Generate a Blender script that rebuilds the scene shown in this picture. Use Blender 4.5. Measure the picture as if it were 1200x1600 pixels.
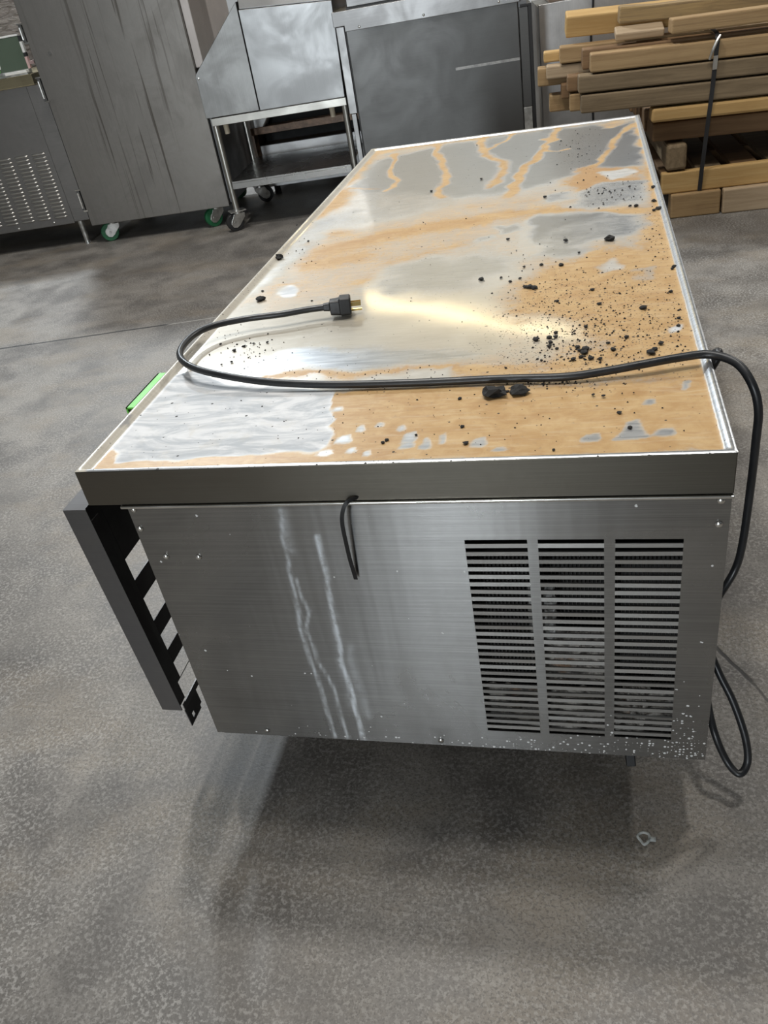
import bpy, bmesh, math, random
import numpy as np
from mathutils import Vector, Matrix, Euler

for o in list(bpy.data.objects):
    bpy.data.objects.remove(o, do_unlink=True)
SC = bpy.context.scene
COL = SC.collection
R = math.radians

# ------------------------------------------------------------------ camera
CAM_LOC = Vector((0.6591, -0.7993, 1.1395))
CAM_ROT = Euler((0.97143, 0.15466, 0.19719), 'XYZ')
FPX = 1268.3
cd = bpy.data.cameras.new('camera')
cam = bpy.data.objects.new('camera', cd)
COL.objects.link(cam)
cam.location = CAM_LOC
cam.rotation_euler = CAM_ROT
cd.sensor_fit = 'HORIZONTAL'
cd.sensor_width = 36.0
cd.lens = 36.0 * FPX / 1200.0
cd.clip_start = 0.05
SC.camera = cam

# ------------------------------------------------------------------ world, lights, exposure
w = bpy.data.worlds.new('hall_ambience')
SC.world = w
w.use_nodes = True
w.node_tree.nodes['Background'].inputs[0].default_value = (0.93, 0.97, 1.0, 1)
w.node_tree.nodes['Background'].inputs[1].default_value = 0.11

def area(name, loc, sx, sy, power, col, target=None):
    l = bpy.data.lights.new(name, 'AREA')
    l.shape = 'RECTANGLE'
    l.size = sx
    l.size_y = sy
    l.energy = power
    l.color = col
    o = bpy.data.objects.new(name, l)
    COL.objects.link(o)
    o.location = loc
    if target is not None:
        d = Vector(target) - Vector(loc)
        o.rotation_euler = d.to_track_quat('-Z', 'Y').to_euler()
    return o

COOL = (0.86, 0.94, 1.0)
NEUT = (1.0, 0.97, 0.92)
WARM = (1.0, 0.80, 0.42)
area('high_bay_lamp_near', (-0.08, 0.5, 5.0), 0.25, 0.25, 45, NEUT)
area('high_bay_lamp_middle', (-0.65, 1.65, 5.0), 0.25, 0.30, 105, NEUT)
area('high_bay_lamp_right', (1.37, 0.92, 5.0), 0.25, 0.25, 55, NEUT)
area('high_bay_lamp_back_left', (-3.3, 6.0, 5.1), 0.4, 0.6, 400, COOL)
area('high_bay_lamp_far_left', (-4.6, 8.8, 5.0), 3.0, 2.0, 110, COOL)
area('high_bay_lamp_far_warm', (-1.2, 11.5, 5.0), 4.4, 0.12, 70, WARM).rotation_euler = (0, 0, R(-30))
area('high_bay_lamp_far_right', (4.5, 6.5, 5.0), 0.4, 0.4, 230, NEUT)
area('added_wall_fill', (-1.0, 12.6, 6.3), 9.0, 0.4, 270, COOL, (-1.0, 17.0, 3.6))  # added fill; brightens the back wall that the worktop reflects
area('high_bay_lamp_behind', (-0.9, -4.6, 5.0), 0.35, 0.6, 50, NEUT)
area('added_low_fill', (-0.75, -7.9, 1.45), 0.7, 2.6, 250, (0.88, 0.95, 1.0)).rotation_euler = (R(90), 0, 0)  # added light behind the camera for the panel's bright band; no door stands here
SC.view_settings.view_transform = 'Standard'
SC.view_settings.look = 'None'
SC.view_settings.gamma = 1.0
SC.view_settings.use_curve_mapping = False
SC.view_settings.exposure = 0.0

# ------------------------------------------------------------------ photo measuring helpers
_RM = CAM_ROT.to_matrix()
def _ray(u, v):
    return _RM @ Vector(((u - 600) / FPX, -(v - 800) / FPX, -1))
def onz(u, v, z):
    d = _ray(u, v); return CAM_LOC + d * ((z - CAM_LOC.z) / d.z)
def ony(u, v, y):
    d = _ray(u, v); return CAM_LOC + d * ((y - CAM_LOC.y) / d.y)

# ------------------------------------------------------------------ object helpers
def link(o):
    COL.objects.link(o); return o
def thing(name, label, cat, loc=(0, 0, 0), rotz=0.0, group=None):
    o = link(bpy.data.objects.new(name, None))
    o.empty_display_size = 0.1
    o.location = loc
    o.rotation_euler = (0, 0, rotz)
    return tag(o, label, cat, group)
def tag(o, label, cat, group=None):
    o['label'] = label
    o['category'] = cat
    if group: o['group'] = group
    return o
def obj(name, bm, m, parent=None, smooth=False, bevel=0.0, seg=2):
    if isinstance(bm, bpy.types.Mesh):
        me = bm
    else:
        me = bpy.data.meshes.new(name)
        bmesh.ops.recalc_face_normals(bm, faces=bm.faces[:])
        bm.to_mesh(me); bm.free()
    me.materials.clear(); me.materials.append(m)
    o = link(bpy.data.objects.new(name, me))
    if parent is not None: o.parent = parent
    if smooth:
        for p in me.polygons: p.use_smooth = True
    if bevel > 0:
        b = o.modifiers.new('bevel', 'BEVEL')
        b.width = bevel; b.segments = seg; b.limit_method = 'ANGLE'; b.angle_limit = R(40)
        b.harden_normals = False
    return o
def inst(name, me, parent, loc=(0, 0, 0), rot=(0, 0, 0), scale=(1, 1, 1)):
    o = link(bpy.data.objects.new(name, me))
    if parent is not None: o.parent = parent
    o.location = loc; o.rotation_euler = rot; o.scale = scale
    return o
def box(bm, x0, x1, y0, y1, z0, z1):
    v = [bm.verts.new(c) for c in ((x0,y0,z0),(x1,y0,z0),(x1,y1,z0),(x0,y1,z0),(x0,y0,z1),(x1,y0,z1),(x1,y1,z1),(x0,y1,z1))]
    for f in ((0,3,2,1),(4,5,6,7),(0,1,5,4),(1,2,6,5),(2,3,7,6),(3,0,4,7)):
        bm.faces.new([v[i] for i in f])
    return v
def bx(*a):
    bm = bmesh.new(); box(bm, *a); return bm
def prism(bm, poly, y0, y1):
    """polygon in XZ extruded along Y"""
    a = [bm.verts.new((x, y0, z)) for x, z in poly]
    b = [bm.verts.new((x, y1, z)) for x, z in poly]
    n = len(poly)
    bm.faces.new(a); bm.faces.new(b[::-1])
    for i in range(n):
        bm.faces.new((a[i], b[i], b[(i+1) % n], a[(i+1) % n]))
def cyl(bm, p0, p1, r0, r1=None, n=16, cap=True):
    p0 = Vector(p0); p1 = Vector(p1); r1 = r0 if r1 is None else r1
    d = (p1 - p0).normalized()
    a = d.orthogonal().normalized(); b = d.cross(a)
    A = []; B = []
    for i in range(n):
        t = 2 * math.pi * i / n
        e = a * math.cos(t) + b * math.sin(t)
        A.append(bm.verts.new(p0 + e * r0)); B.append(bm.verts.new(p1 + e * r1))
    for i in range(n):
        bm.faces.new((A[i], A[(i+1) % n], B[(i+1) % n], B[i]))
    if cap:
        bm.faces.new(A[::-1]); bm.faces.new(B)
def catmull(pts, k=8):
    P = [Vector(p) for p in pts]
    P = [P[0] * 2 - P[1]] + P + [P[-1] * 2 - P[-2]]
    out = []
    for i in range(1, len(P) - 2):
        for j in range(k):
            t = j / k
            a, b, c, d = P[i-1], P[i], P[i+1], P[i+2]
            out.append(0.5 * ((2*b) + (c-a)*t + (2*a-5*b+4*c-d)*t*t + (3*b-a-3*c+d)*t**3))
    out.append(P[-2])
    return out
def tube(bm, pts, r, n=10, k=8, taper=None):
    P = catmull(pts, k) if k > 1 else [Vector(p) for p in pts]
    rings = []
    prev = None
    for i, p in enumerate(P):
        d = (P[min(i+1, len(P)-1)] - P[max(i-1, 0)]).normalized()
        if prev is None: a = d.orthogonal().normalized()
        else: a = (prev - d * prev.dot(d)).normalized()
        prev = a; b = d.cross(a)
        rr = r if taper is None else r * taper(i / (len(P) - 1))
        rings.append([bm.verts.new(p + (a*math.cos(2*math.pi*j/n) + b*math.sin(2*math.pi*j/n)) * rr) for j in range(n)])
    for q in range(len(rings) - 1):
        for j in range(n):
            bm.faces.new((rings[q][j], rings[q][(j+1) % n], rings[q+1][(j+1) % n], rings[q+1][j]))
    bm.faces.new(rings[0][::-1]); bm.faces.new(rings[-1])
def dome(bm, c, r, axis='y-', flat=0.55, n=10, m=4):
    """small rivet / screw head bulging along -y"""
    c = Vector(c)
    rings = []
    for i in range(m):
        t = i / m * math.pi / 2
        rr = r * math.cos(t); h = r * flat * math.sin(t)
        rings.append([bm.verts.new(c + Vector((rr*math.cos(2*math.pi*j/n), -h, rr*math.sin(2*math.pi*j/n)))) for j in range(n)])
    top = bm.verts.new(c + Vector((0, -r * flat, 0)))
    for q in range(m - 1):
        for j in range(n):
            bm.faces.new((rings[q][j], rings[q][(j+1) % n], rings[q+1][(j+1) % n], rings[q+1][j]))
    for j in range(n):
        bm.faces.new((rings[-1][j], rings[-1][(j+1) % n], top))

# ------------------------------------------------------------------ material helpers
class NT:
    def __init__(s, name):
        s.m = bpy.data.materials.new(name); s.m.use_nodes = True
        s.t = s.m.node_tree; s.p = s.t.nodes['Principled BSDF']
    def n(s, typ, **kw):
        nd = s.t.nodes.new(typ)
        for k, v in kw.items(): setattr(nd, k, v)
        return nd
    def put(s, sock, v):
        if hasattr(v, 'is_linked') or isinstance(v, bpy.types.NodeSocket): s.t.links.new(v, sock)
        else:
            if isinstance(v, (tuple, list)) and len(v) == 3 and sock.type == 'RGBA': v = (*v, 1)
            sock.default_value = v
    def coord(s, scale=(1, 1, 1), out='Object', rnd=False):
        c = s.n('ShaderNodeTexCoord').outputs[out]
        mp = s.n('ShaderNodeMapping'); s.put(mp.inputs['Vector'], c); mp.inputs['Scale'].default_value = scale
        if rnd:
            oi = s.n('ShaderNodeObjectInfo')
            mul = s.n('ShaderNodeVectorMath', operation='SCALE'); mul.inputs[0].default_value = (37, 53, 71)
            s.put(mul.inputs['Scale'], oi.outputs['Random']); s.put(mp.inputs['Location'], mul.outputs[0])
        return mp.outputs[0]
    def noise(s, vec, scale, detail=4, rough=0.55, dist=0.0):
        nd = s.n('ShaderNodeTexNoise'); s.put(nd.inputs['Vector'], vec)
        nd.inputs['Scale'].default_value = scale; nd.inputs['Detail'].default_value = detail
        nd.inputs['Roughness'].default_value = rough; nd.inputs['Distortion'].default_value = dist
        return nd.outputs[0]
    def voro(s, vec, scale, feature='F1'):
        nd = s.n('ShaderNodeTexVoronoi', feature=feature); s.put(nd.inputs['Vector'], vec); nd.inputs['Scale'].default_value = scale
        return nd.outputs['Distance']
    def rng(s, v, a, b, c=0.0, d=1.0, smooth=True):
        nd = s.n('ShaderNodeMapRange'); nd.interpolation_type = 'SMOOTHSTEP' if smooth else 'LINEAR'
        s.put(nd.inputs['Value'], v)
        for i, x in enumerate((a, b, c, d)): nd.inputs[i + 1].default_value = x
        return nd.outputs[0]
    def math(s, op, a, b=0.0):
        nd = s.n('ShaderNodeMath', operation=op); s.put(nd.inputs[0], a); s.put(nd.inputs[1], b); return nd.outputs[0]
    def mix(s, f, a, b, blend='MIX'):
        nd = s.n('ShaderNodeMix', data_type='RGBA', blend_type=blend)
        s.put(nd.inputs[0], f); s.put(nd.inputs[6], a); s.put(nd.inputs[7], b); return nd.outputs[2]
    def mixf(s, f, a, b):
        nd = s.n('ShaderNodeMix', data_type='FLOAT')
        s.put(nd.inputs[0], f); s.put(nd.inputs[2], a); s.put(nd.inputs[3], b); return nd.outputs[0]
    def attr(s, name):
        nd = s.n('ShaderNodeAttribute', attribute_name=name)
        sp = s.n('ShaderNodeSeparateColor'); s.put(sp.inputs[0], nd.outputs['Color'])
        return sp.outputs[0], sp.outputs[1], sp.outputs[2]
    def bump(s, h, strength=0.2, dist=0.002):
        nd = s.n('ShaderNodeBump'); s.put(nd.inputs['Height'], h)
        nd.inputs['Strength'].default_value = strength; nd.inputs['Distance'].default_value = dist
        s.put(s.p.inputs['Normal'], nd.outputs[0])
    def set(s, **kw):
        for k, v in kw.items(): s.put(s.p.inputs[k.replace('_', ' ')], v)
        return s.m

def plain(name, col, rough=0.5, metal=0.0, var=0.15, sc=8.0, bump=0.0, bsc=60.0, **kw):
    t = NT(name)
    v = t.coord(rnd=True)
    nz = t.noise(v, sc, 5, 0.6)
    f = t.rng(nz, 0.3, 0.7)
    c2 = tuple(c * (1 - var) for c in col); c1 = tuple(min(1, c * (1 + var)) for c in col)
    t.set(Base_Color=t.mix(f, c2, c1), Metallic=metal, Roughness=t.mixf(f, rough * 0.85, min(1, rough * 1.15)))
    if bump: t.bump(t.noise(v, bsc, 4, 0.6), bump, 0.001)
    t.set(**kw)
    return t.m

def steel(name, col=(0.50, 0.50, 0.49), rough=0.32, grain='x', smudge=0.25, aniso=0.6, streak=False, var=0.25, metal=1.0):
    """brushed stainless: fine grain along one axis, greasy smudges, slight waviness"""
    t = NT(name)
    st = {'x': (1.2, 220, 220), 'z': (220, 220, 1.2), 'y': (220, 1.2, 220)}[grain]
    g = t.noise(t.coord(st), 3.0, 3, 0.7)
    sm = t.noise(t.coord((1, 1, 1), rnd=True), 4.5, 5, 0.62, 0.6)
    f = t.rng(sm, 0.35, 0.70)
    dark = tuple(c * (1 - var) for c in col)
    c = t.mix(f, dark, col)
    c = t.mix(t.rng(g, 0.35, 0.7, 0, 0.22), c, tuple(min(1, x * 1.25) for x in col))
    if streak:   # thin dark runs of old grease coming down the sheet
        sv = t.coord((38, 38, 0.9), rnd=True)
        s1 = t.noise(sv, 1.0, 3, 0.6, 0.35)
        big = t.rng(t.noise(t.coord((3, 3, 0.25)), 1.0, 2), 0.40, 0.62)
        s1 = t.math('MULTIPLY', t.rng(s1, 0.56, 0.64), big)
        c = t.mix(t.math('MULTIPLY', s1, 0.7), c, (0.06, 0.05, 0.038))
    rr = t.mixf(f, rough + smudge * 0.35, rough)
    t.set(Base_Color=c, Metallic=metal, Roughness=rr, Anisotropic=aniso)
    tg = t.n('ShaderNodeCombineXYZ'); tg.inputs[0].default_value = 0.02; tg.inputs[1].default_value = 0.03; tg.inputs[2].default_value = 1.0; t.put(t.p.inputs['Tangent'], tg.outputs[0])
    h = t.math('ADD', t.math('MULTIPLY', g, 0.10), t.noise(t.coord((1, 1, 1)), 5.0, 2, 0.5))
    t.bump(h, 0.10, 0.006)
    return t.m

def wood(name, c1, c2, c3, rough=0.7):
    t = NT(name)
    v = t.coord((1.6, 26, 26), rnd=True)
    g = t.noise(v, 1.6, 6, 0.65, 0.7)
    v2 = t.coord((0.7, 60, 60), rnd=True)
    g2 = t.noise(v2, 3.0, 3, 0.6)
    bl = t.noise(t.coord((1, 2.5, 2.5), rnd=True), 3.5, 5, 0.6)
    c = t.mix(t.rng(g, 0.32, 0.68), c1, c2)
    c = t.mix(t.rng(g2, 0.55, 0.75, 0, 0.5), c, c3)
    c = t.mix(t.rng(bl, 0.55, 0.75, 0, 0.55), c, c3)
    t.set(Base_Color=c, Roughness=rough)
    t.bump(t.math('ADD', g, t.math('MULTIPLY', g2, 0.5)), 0.35, 0.003)
    return t.m

# ------------------------------------------------------------------ floor
def floor_material():
    t = NT('old_sealed_concrete')
    v = t.coord()
    big = t.noise(v, 1.1, 5, 0.6, 0.2)
    mid = t.noise(v, 4.5, 6, 0.62, 0.15)
    fine = t.noise(v, 140, 3, 0.65)
    speck = t.noise(v, 300, 2, 0.6)
    tone = t.noise(t.coord((1, 1.7, 1)), 2.2, 5, 0.62)
    c = t.mix(t.rng(mid, 0.34, 0.66), (0.108, 0.099, 0.090), (0.258, 0.240, 0.215))
    c = t.mix(t.rng(tone, 0.47, 0.66, 0, 0.55), c, (0.235, 0.195, 0.145))
    c = t.mix(t.rng(big, 0.48, 0.68, 0, 0.65), c, (0.085, 0.078, 0.07))
    # worn aggregate: light and dark flecks
    lf = t.math('MULTIPLY', t.rng(fine, 0.47, 0.60), t.rng(t.noise(v, 6, 4, 0.6), 0.30, 0.62, 0.25, 1.0))
    c = t.mix(t.math('MULTIPLY', lf, 0.48), c, (0.44, 0.425, 0.40))
    df = t.rng(t.math('ADD', t.math('MULTIPLY', speck, 0.5), t.math('MULTIPLY', t.noise(v, 165, 3, 0.65), 0.5)), 0.50, 0.58)
    c = t.mix(t.math('MULTIPLY', df, 0.55), c, (0.066, 0.060, 0.053))
    # saw-cut joint and a crack, both fixed on the slab
    sep = t.n('ShaderNodeSeparateXYZ'); t.put(sep.inputs[0], t.n('ShaderNodeTexCoord').outputs['Object'])
    wob = t.math('MULTIPLY', t.math('SUBTRACT', t.noise(v, 9, 4, 0.6), 0.5), 0.035)
    def line(x0, y0, x1, y1, wdt, lo, hi, wk=1.0):
        dx, dy = x1 - x0, y1 - y0; L = math.hypot(dx, dy); nx, ny = -dy / L, dx / L
        d = t.math('ADD', t.math('MULTIPLY', sep.outputs[0], nx), t.math('MULTIPLY', sep.outputs[1], ny))
        d = t.math('SUBTRACT', d, nx * x0 + ny * y0)
        d = t.math('ABSOLUTE', t.math('ADD', d, t.math('MULTIPLY', wob, wk)))
        mk = t.rng(d, wdt * 0.4, wdt, 1, 0)
        a = t.math('MULTIPLY', t.rng(sep.outputs[0], lo - 0.03, lo, 0, 1), t.rng(sep.outputs[0], hi, hi + 0.03, 1, 0))
        return t.math('MULTIPLY', mk, a)
    j = line(-1.839, 2.107, -0.951, 2.265, 0.009, -6.0, -1.10, 0.25)
    j2 = line(-1.35, 2.19, -0.951, 2.265, 0.006, -1.40, 0.2, 0.25)
    a0, a1 = onz(1128, 1020, 0), onz(1160, 1052, 0)
    b1 = onz(1200, 1092, 0)
    k = line(a0.x, a0.y, a1.x, a1.y, 0.006, min(a0.x, a1.x), max(a0.x, a1.x), 0.5)
    k2 = line(a1.x, a1.y, b1.x, b1.y, 0.003, min(a1.x, b1.x), max(a1.x, b1.x) + 0.6, 1.0)
    c = t.mix(j2, c, (0.30, 0.29, 0.27))
    c = t.mix(t.math('MAXIMUM', t.math('MAXIMUM', j, k), t.math('MULTIPLY', k2, 0.7)), c, (0.022, 0.021, 0.02))
    rough = t.mixf(t.rng(mid, 0.35, 0.65), 0.46, 0.60)
    rough = t.math('ADD', rough, t.math('MULTIPLY', lf, 0.12))
    t.set(Base_Color=c, Roughness=rough, Specular_IOR_Level=0.55)
    h = t.math('ADD', t.math('MULTIPLY', fine, 0.5), t.math('MULTIPLY', speck, 0.35))
    h = t.math('SUBTRACT', h, t.math('MULTIPLY', t.math('MAXIMUM', j, k), 2.0))
    t.bump(h, 0.30, 0.002)
    return t.m
fl = obj('floor', bx(-12, 10, -8, 17, -0.08, 0.0), floor_material())
fl['kind'] = 'structure'
M_WALL = plain('painted_warehouse_wall', (0.26, 0.26, 0.255), 0.7, 0, 0.08, 0.8)
M_WALLP = plain('white_painted_wall', (0.72, 0.73, 0.74), 0.7, 0, 0.06, 0.8)
for nm, a in (('wall_back', (-12, 10, 17, 17.15)), ('wall_front', (-12, 10, -8.15, -8)), ('wall_left', (-12.15, -12, -8.15, 17.15)), ('wall_right', (10, 10.15, -8.15, 17.15))):
    o = obj(nm, bx(*a, -0.08, 6.5), M_WALLP if nm in ('wall_back', 'wall_left') else M_WALL); o['kind'] = 'structure'

# ------------------------------------------------------------------ shared materials
M_BODY = steel('brushed_stainless', (0.42, 0.42, 0.41), 0.30)
M_RIM = steel('rolled_rim_stainless', (0.62, 0.61, 0.58), 0.28, aniso=0.0)
M_LIP = steel('greasy_lip_stainless', (0.16, 0.148, 0.125), 0.30, smudge=0.4)
M_DARKST = steel('dull_dark_steel', (0.20, 0.20, 0.20), 0.42, aniso=0.3)
M_GRILLE = steel('grimy_grille_steel', (0.17, 0.163, 0.16), 0.42, smudge=0.5)
M_SCREW = plain('bright_screw', (0.70, 0.69, 0.66), 0.22, 1.0, 0.1)
M_BLACKIN = plain('near_black_interior', (0.012, 0.012, 0.012), 0.8, 0, 0.3)  # even near-black for the bay back and the firebox
M_RUBBER = plain('black_cord_rubber', (0.014, 0.015, 0.017), 0.38, 0, 0.2, 30)
M_BLACKPL = plain('black_plastic', (0.012, 0.012, 0.013), 0.45, 0, 0.2, 30)
M_BRASS = plain('brass_prong', (0.78, 0.60, 0.25), 0.25, 1.0, 0.1)
M_GREEN = plain('bright_green_plastic', (0.13, 0.52, 0.06), 0.45, 0, 0.1)
M_GREENW = plain('green_wheel_rubber', (0.012, 0.11, 0.042), 0.5, 0, 0.25)
M_ZINC = plain('zinc_plated_steel', (0.62, 0.62, 0.60), 0.35, 1.0, 0.25, 25)
M_CHAR = plain('charred_crumb', (0.016, 0.015, 0.014), 0.85, 0, 0.5, 80, 0.5, 200)
M_WHEEL = plain('grey_black_wheel', (0.02, 0.02, 0.02), 0.6, 0, 0.3)

# ================================================================== chef base
W_, L_, ZT = 0.813, 1.902, 0.650
base = thing('chef_base', 'low stainless steel refrigerated chef base with grease stained top and louvered end', 'chef base')

# ---- stain layout on the worktop, plus one painted pale sheen, traced as shapes lying on the sheet
def seg_dist(px, py, pts, closed=False):
    best = np.full(px.shape, 1e9); bestt = np.zeros(px.shape)
    n = len(pts); last = n if closed else n - 1
    for i in range(last):
        ax, ay = pts[i]; bx_, by_ = pts[(i + 1) % n]
        dx, dy = bx_ - ax, by_ - ay; l2 = dx*dx + dy*dy + 1e-12
        t = np.clip(((px-ax)*dx + (py-ay)*dy) / l2, 0, 1)
        d = np.hypot(px - ax - t*dx, py - ay - t*dy)
        m = d < best; best = np.where(m, d, best); bestt = np.where(m, (i + t) / last, bestt)
    return best, bestt
def poly_sd(px, py, pts):
    d, _ = seg_dist(px, py, pts, True)
    ins = np.zeros(px.shape, bool); n = len(pts)
    for i in range(n):
        x0, y0 = pts[i]; x1, y1 = pts[(i+1) % n]
        c = ((y0 > py) != (y1 > py)) & (px < (x1 - x0) * (py - y0) / (y1 - y0 + 1e-12) + x0)
        ins ^= c
    return np.where(ins, -d, d)
def tw(pix, z=0.645):
    return [tuple(onz(u, v, z)[:2]) for u, v in pix]

def axis(n0, n1, edge, step):
    a = list(edge) + list(np.arange(edge[-1] + step, n1 - edge[-1] - step * 0.5, step)) + [n1 - e for e in edge[::-1]]
    return np.array(a)
EDGE = [0.0, 0.0015, 0.004, 0.007, 0.010, 0.013, 0.016]
xs = axis(0, W_, EDGE, 0.0045); ys = axis(0, L_, EDGE, 0.0050)
NX, NY = len(xs), len(ys)
GX, GY = np.meshgrid(xs, ys)
rs = np.random.RandomState(4)
def vnoise(x, y, sc, seed):
    """smooth value noise"""
    g = np.random.RandomState(seed).rand(64, 64)
    u = x * sc; v = y * sc
    iu = np.floor(u).astype(int); iv = np.floor(v).astype(int); fu = u - iu; fv = v - iv
    fu = fu*fu*(3-2*fu); fv = fv*fv*(3-2*fv)
    q = lambda a, b: g[a % 64, b % 64]
    return (q(iu, iv)*(1-fu)+q(iu+1, iv)*fu)*(1-fv) + (q(iu, iv+1)*(1-fu)+q(iu+1, iv+1)*fu)*fv
# wobble so traced edges are ragged like dried grease
WX = GX + (vnoise(GX, GY, 22, 1) - 0.5) * 0.035 + (vnoise(GX, GY, 60, 3) - 0.5) * 0.012
WY = GY + (vnoise(GX, GY, 22, 2) - 0.5) * 0.035 + (vnoise(GX, GY, 60, 5) - 0.5) * 0.012
TAN = np.full(GX.shape, 0.50); FILM = np.full(GX.shape, 0.75); DARK = np.zeros(GX.shape)
SPEC = np.zeros(GX.shape); WHITE = np.zeros(GX.shape); DEEP = np.zeros(GX.shape)
def lay(arr, mk, val): arr += (val - arr) * mk
def area_paint(pix, soft, tan=None, film=None, dark=None, spec=None, white=None, deep=None, k=1.0, wob=1.0):
    X = GX + (WX - GX) * wob; Y = GY + (WY - GY) * wob
    sd = poly_sd(X, Y, tw(pix))
    s = np.clip(0.5 - sd / (2 * soft), 0, 1); s = s*s*(3-2*s) * k
    for arr, val in ((TAN, tan), (FILM, film), (DARK, dark), (SPEC, spec), (WHITE, white), (DEEP, deep)):
        if val is not None: lay(arr, s, val)
def stroke(pix, wd, soft, tan=None, film=None, dark=None, white=None, deep=None, k=1.0, wob=0.5, taper=1.0):
    X = GX + (WX - GX) * wob; Y = GY + (WY - GY) * wob
    d, t = seg_dist(X, Y, tw(pix))
    d = d - wd * (1 + (taper - 1) * t)
    s = np.clip(0.5 - d / (2 * soft), 0, 1); s = s*s*(3-2*s) * k
    for arr, val in ((TAN, tan), (FILM, film), (DARK, dark), (WHITE, white), (DEEP, deep)):
        if val is not None: lay(arr, s, val)

# back third: bluish bare metal crossed by tan runs
area_paint([(545,300),(575,262),(610,240),(700,225),(800,208),(900,196),(1000,190),(1012,255),(930,268),(880,275),(800,302),(690,305)], .05, tan=.0, film=.12, dark=.42)
area_paint([(500,330),(545,300),(640,302),(700,312),(640,340),(560,362),(470,382),(450,372)], .05, tan=.08, film=.5, dark=.12)
stroke([(590,237),(700,220),(800,206),(900,193),(1000,178)], .030, .03, tan=.80, film=.9)
stroke([(585,240),(540,285),(500,325),(455,375)], .026, .025, tan=.85, film=.9, taper=.8)
stroke([(530,305),(515,325),(490,332)], .05, .05, tan=.9, film=.9, deep=.3)
stroke([(600,244),(640,236),(655,232)], .028, .03, tan=.62, film=1.0)
stroke([(617,240),(612,262),(611,272),(622,280),(617,290),(600,297)], .010, .012, tan=.97, film=1.0)
stroke([(681,226),(685,245),(697,262),(698,275),(690,290),(686,306)], .012, .014, tan=.97, film=1.0)
stroke([(752,214),(753,236),(775,246),(790,252),(785,272),(765,292)], .016, .022, tan=.97, film=1.0)
stroke([(755,236),(790,220),(800,208)], .008, .012, tan=.97, film=.9)
stroke([(872,194),(862,214),(850,232),(838,247),(820,262),(808,282),(795,306)], .011, .014, tan=.97, film=1.0, taper=1.5)
stroke([(850,216),(866,218)], .012, .012, tan=.97, film=1.0)
stroke([(850,233),(875,234),(890,230)], .006, .008, tan=.97, film=1.0)
stroke([(989,194),(968,208),(958,224),(945,240),(930,258)], .012, .014, tan=.97, film=1.0)
stroke([(548,292),(575,294),(597,293)], .004, .006, tan=.97, film=.9)
area_paint([(890,212),(915,204),(935,212),(940,235),(925,262),(895,258),(880,238)], .04, dark=.55, spec=.8)
# broad hazy band through the middle
area_paint([(420,400),(520,360),(640,335),(780,305),(880,300),(1010,300),(1020,335),(900,345),(800,355),(700,385),(600,420),(560,470),(440,470),(380,460)], .07, tan=.64, film=.9)
stroke([(520,388),(600,368),(680,352),(740,345)], .03, .04, tan=1.0, film=.9, deep=.6, k=.95)
stroke([(470,412),(520,406),(560,400)], .03, .04, tan=.95, film=.9, deep=.3, k=.9)
stroke([(440,395),(480,378),(530,362)], .02, .04, tan=.9, film=.9, k=.8)
stroke([(560,440),(640,400),(720,380)], .018, .04, tan=.85, film=.9, k=.7)
stroke([(770,335),(860,328),(940,330),(1000,325)], .022, .03, tan=.92, film=.9, deep=.2, k=.9)
# brown ringed spill and speckled grey patch on the right
area_paint([(900,262),(930,255),(965,258),(995,262),(1000,280),(965,290),(930,300),(895,300),(885,285)], .03, tan=.9, film=.9, deep=.75)
area_paint([(947,266),(965,262),(983,265),(985,274),(965,278),(950,275)], .012, tan=.30, film=1.0, deep=.0, white=.35)
area_paint([(940,193),(960,187),(975,187),(980,193),(960,200),(942,200)], .015, tan=.72, film=1.0)
area_paint([(900,302),(940,285),(1000,282),(1010,300),(990,312),(930,326),(900,320)], .025, tan=.04, film=.45, dark=.26, spec=.7)
area_paint([(855,305),(885,298),(888,308),(860,312)], .015, tan=.1, film=.5, dark=.55)
area_paint([(826,352),(838,336),(900,332),(1000,333),(1015,350),(1000,362),(930,372),(890,388),(850,385),(828,372)], .022, tan=.04, film=.42, dark=.24)
area_paint([(828,350),(838,338),(925,336),(915,346),(870,352),(850,372),(830,368)], .02, tan=.0, film=.3, dark=.72)
area_paint([(860,362),(905,352),(920,362),(880,370)], .02, tan=.15, film=.4, dark=.55)
area_paint([(780,352),(808,345),(810,358),(785,362)], .012, tan=.0, film=.4, dark=.45)
area_paint([(735,375),(765,365),(772,370),(745,380)], .012, tan=.05, film=.5, dark=.35)
area_paint([(835,393),(860,386),(925,380),(930,390),(870,400),(840,398)], .016, tan=.04, film=.35, dark=.30)
area_paint([(820,345),(830,345),(832,375),(842,392),(820,395)], .018, tan=.38, film=.95)
# grey clean patch in the middle
area_paint([(575,452),(605,430),(640,408),(690,402),(750,398),(790,405),(795,425),(745,445),(690,462),(620,460)], .045, tan=.04, film=.35, dark=.28)
area_paint([(555,470),(640,465),(745,450),(800,415),(835,430),(800,470),(770,500),(820,525),(760,540),(560,520)], .06, tan=.12, film=.85)
# left middle: silvery with pale film
area_paint([(290,560),(330,520),(400,470),(470,480),(560,490),(700,510),(790,532),(740,550),(560,572),(420,580),(320,588)], .05, tan=.12, film=.85)
area_paint([(380,575),(470,545),(640,545),(740,548),(640,568),(500,578)], .03, tan=.02, film=.22, dark=.06)
area_paint([(430,440),(470,395),(510,352),(470,372),(400,440),(372,468)], .03, tan=.10, film=.6, white=.15)
area_paint([(427,456),(440,447),(462,448),(463,457),(445,463)], .010, tan=.0, film=.9, white=.55)
stroke([(420,455),(432,444),(455,443),(470,452),(462,464),(440,470)], .004, .008, tan=.75, film=.9, deep=.3)
area_paint([(385,468),(425,462),(470,466),(455,482),(410,488),(390,480)], .02, tan=.55, film=.9)
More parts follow.
